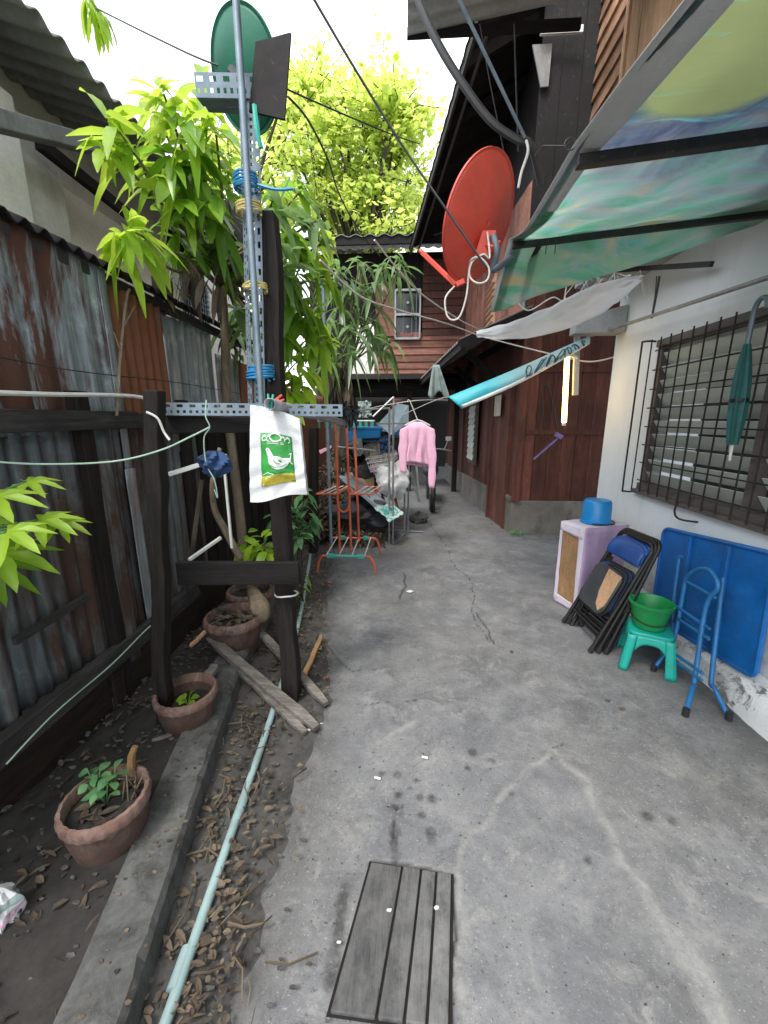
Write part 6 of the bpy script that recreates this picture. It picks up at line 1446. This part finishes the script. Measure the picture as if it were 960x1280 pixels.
for k, (a, c) in enumerate((((480, 600), (560, 900)), ((455, 740), (490, 890)), ((610, 640), (660, 800)), ((640, 600), (655, 790)))):
    bm = MB(); bm.beam(gp(*a, 5.1+.1*k), gp(*c, 5.0+.1*k), .025, .025); tag(bm.build('thin_stake', M['steel'] if k > 1 else M['wred'], loc=gp(*c, 5.0+.1*k)), ['reddish stake leaning beside the white bag', 'short reddish stake below the white bag', 'grey rod leaning in front of the pink shirt hem', 'second grey rod leaning nearest the passage'][k], 'stake', 'stakes and rods leaning on the junk heap')
bm = MB(); cb = gp(455, 590, 5.15); w = thing('wire_basket', 'white wire basket tilted on the junk heap beside the beige bundle', 'basket', cb-V((0, 0, .08)))
for k in range(4):
    s_ = .13+.02*k; z_ = -.08+.055*k; bm.tube([cb+V((sx*s_, sy*s_*.7, z_+.03*sx)) for sx, sy in ((-1, -1), (1, -1), (1, 1), (-1, 1), (-1, -1))], .006, 5)
for k in range(7):
    x_ = -.13+.043*k
    for sy in (-1, 1): bm.tube([cb+V((x_, sy*.09, -.08+.03*x_/.13)), cb+V((x_*1.4, sy*.13, .085+.03*x_/.13))], .005, 4)
bm.build('wire_body', M['pvcw'], w)
cb = gp(345, 720, 5.2); board('carton_flap', 'flattened brown carton leaning on the dead leaves behind the orange rack', 'carton', [cb+V((-.2, -.1, -.2)), cb+V((.2, -.15, -.22)), cb+V((.17, .1, .15)), cb+V((-.18, .12, .18))], .012, M['carton'])
board('pink_plastic_strip', 'bright pink plastic strip sticking out beside the black timber post', 'plastic strip', [gp(122, 525, 4.5), gp(130, 545, 4.5), gp(190, 510, 4.6), gp(188, 498, 4.6)], .01, M['pink'])
drape('grey_cloth', 'grey cloth hanging crookedly from the dark shelf under the blue crate', 'cloth', [gp(300, 455, 5.1), gp(350, 460, 5.1), gp(360, 545, 5.05), gp(310, 560, 5.05)], M['greyrag'], .03, 9)
drape('blue_cloth', 'faded blue cloth draped over the garment rack bar below the pale board', 'cloth', [gp(445, 452, 5.0), gp(490, 455, 5.0), gp(492, 530, 4.98), gp(450, 545, 4.98)], M['bluerag'], .02, 13)
drape('maroon_cloth', 'maroon cloth hanging in the shade behind the pale blue board', 'cloth', [gp(500, 250, 7.0), gp(570, 250, 7.0), gp(572, 360, 6.98), gp(498, 370, 6.98)], M['maroon'], .03, 21)
drape('grey_cloth', 'long grey cloth hanging in the shade under the back house beam', 'cloth', [gp(330, 262, 7.2), gp(400, 262, 7.2), gp(405, 345, 7.18), gp(335, 352, 7.18)], M['greyrag'], .03, 27)
board('grey_crate', 'dull grey crate standing on the dark shelf beside the blue crate', 'crate', [gp(430, 440, 5.9), gp(500, 440, 5.9), gp(500, 400, 5.95), gp(430, 400, 5.95)], .2, M['tarpgrey'])
lump('cement_lump', 'broken cement lump with pale chips at the foot of the leaning rods', G(524, 648, .05), .12, .12, .09, M['curb'], 'lump', 31)
bm = MB()
for k in range(3600):
    x = random.uniform(-1.5, -.3); y = random.uniform(4.6, 6.2); z = .05+max(0, 1.15*math.exp(-((x+.95)/.42)**2-((y-5.5)/.6)**2))*random.random()**.4
    bm.tint = random.random(); leaf(bm, V((x, y, z)), V((random.gauss(0, 1), random.gauss(0, 1), random.gauss(0, .5))), random.uniform(.06, .15), random.uniform(.015, .035), .4)
tag(bm.build('dead_leaf_heap', M['dryleaf'], smooth=True, angle=180), 'heap of brown dead leaves behind the orange rack', None, None, 'stuff')
# a motorbike in the dark passage, only its bars and mirror catch light
mb = G(548, 618); mb = V((.42, 7.2, 0)); w = thing('motorbike', 'dark motorbike parked in the black passage behind the pink shirt', 'motorbike', mb)
def wheel(y):
    c = mb+V((0, y, .28)); bm = MB(); bm.tube([c+V((0, .25*math.cos(a), .25*math.sin(a))) for a in np.linspace(0, 2*PI, 25)], .045, 8, False); bm.build('wheel', M['cable'], w, smooth=True)
wheel(-.55); wheel(.6)
bm = MB(); bm.tube(smooth_path([mb+V((0, -.55, .28)), mb+V((0, -.42, .7)), mb+V((0, -.3, 1.0))]), .04, 8); bm.build('fork', M['steel'], w, smooth=True)
bm = MB(); bm.lathe([(.02, -.45), (.12, -.3), (.15, 0), (.12, .3), (.03, .5)], mb+V((0, .15, .62)), 16, R=Matrix.Rotation(PI/2, 3, 'X')); bm.build('body', M['blacksteel'], w, smooth=True)
bm = MB(); bm.beam(mb+V((0, .0, .78)), mb+V((0, .65, .8)), .22, .08); bm.build('saddle', M['darkfab'], w, bevel=.02)
bm = MB(); bm.tube(smooth_path([mb+V((-.33, -.22, .98)), mb+V((-.12, -.32, 1.02)), mb+V((.12, -.32, 1.02)), mb+V((.33, -.22, .98))]), .014, 8); bm.build('handlebar', M['steel'], w, smooth=True)
for s in (-1, 1):
    bm = MB(); bm.tube([mb+V((s*.2, -.28, 1.0)), mb+V((s*.26, -.26, 1.16))], .007, 6); bm.box(mb+V((s*.27, -.26, 1.19)), (.1, .02, .07)); bm.build('mirror', M['steel'], w, bevel=.008)

bm = MB(); P = smooth_path([AX(146, 520, -1.40), AX(151, 440, -1.42), AX(158, 375, -1.44), AX(162, 362, -1.44)], 5); bm.tube(P, .007, 6); bm.tube([AX(154, 410, -1.43), AX(168, 384, -1.42)], .004, 5); bm.tube([AX(151, 440, -1.42), AX(142, 415, -1.42)], .004, 5)
tag(bm.build('bare_twig', M['bark'], loc=P[0], smooth=True), 'thin bare forked twig standing against the red rusted sheet', 'twig')
bm = MB(); P = smooth_path([G(228, 770, .1), AY(240, 690, 2.15), AY(247, 640, 2.2), AY(252, 600, 2.25)], 5); bm.tube(P, .014, 6)
tag(bm.build('dark_branch', M['barkd'], loc=P[0], smooth=True), 'thin dark branch leaning behind the black cross plank', 'branch')
# ================================================================== LIGHT
wd = bpy.data.worlds.new('World'); sc.world = wd; wd.use_nodes = True; nt = wd.node_tree
bg = nt.nodes['Background']; sky = nt.nodes.new('ShaderNodeTexSky'); sky.sky_type = 'NISHITA'; sky.sun_disc = False
EL, ROT = math.radians(60), math.radians(-150)
sky.sun_elevation = EL; sky.sun_rotation = ROT; sky.dust_density = 4; sky.air_density = 1.2
hs = nt.nodes.new('ShaderNodeHueSaturation'); hs.inputs['Saturation'].default_value = .3
mx = nt.nodes.new('ShaderNodeMix'); mx.data_type = 'RGBA'; mx.inputs[0].default_value = .55; mx.inputs[7].default_value = (8.2, 8.8, 9.5, 1)
nt.links.new(sky.outputs[0], hs.inputs['Color']); nt.links.new(hs.outputs[0], mx.inputs[6]); nt.links.new(mx.outputs[2], bg.inputs['Color'])
bg.inputs['Strength'].default_value = .12
sl = bpy.data.lights.new('sun', 'SUN'); sl.energy = 1.0; sl.angle = math.radians(14); sl.color = (1, .96, .9)
so = bpy.data.objects.new('sun', sl); col.objects.link(so)
dirv = V((math.sin(ROT)*math.cos(EL), math.cos(ROT)*math.cos(EL), math.sin(EL))); so.rotation_euler = dirv.to_track_quat('Z', 'Y').to_euler()
sc.view_settings.view_transform = 'Standard'; sc.view_settings.look = 'None'; sc.view_settings.gamma = 1; sc.view_settings.use_curve_mapping = False
sc.view_settings.exposure = 1.65
sc.render.engine = 'CYCLES'; sc.cycles.max_bounces = 8; sc.cycles.transparent_max_bounces = 6; sc.cycles.use_denoising = True
try: sc.cycles.denoiser = 'OPENIMAGEDENOISE'
except Exception: pass
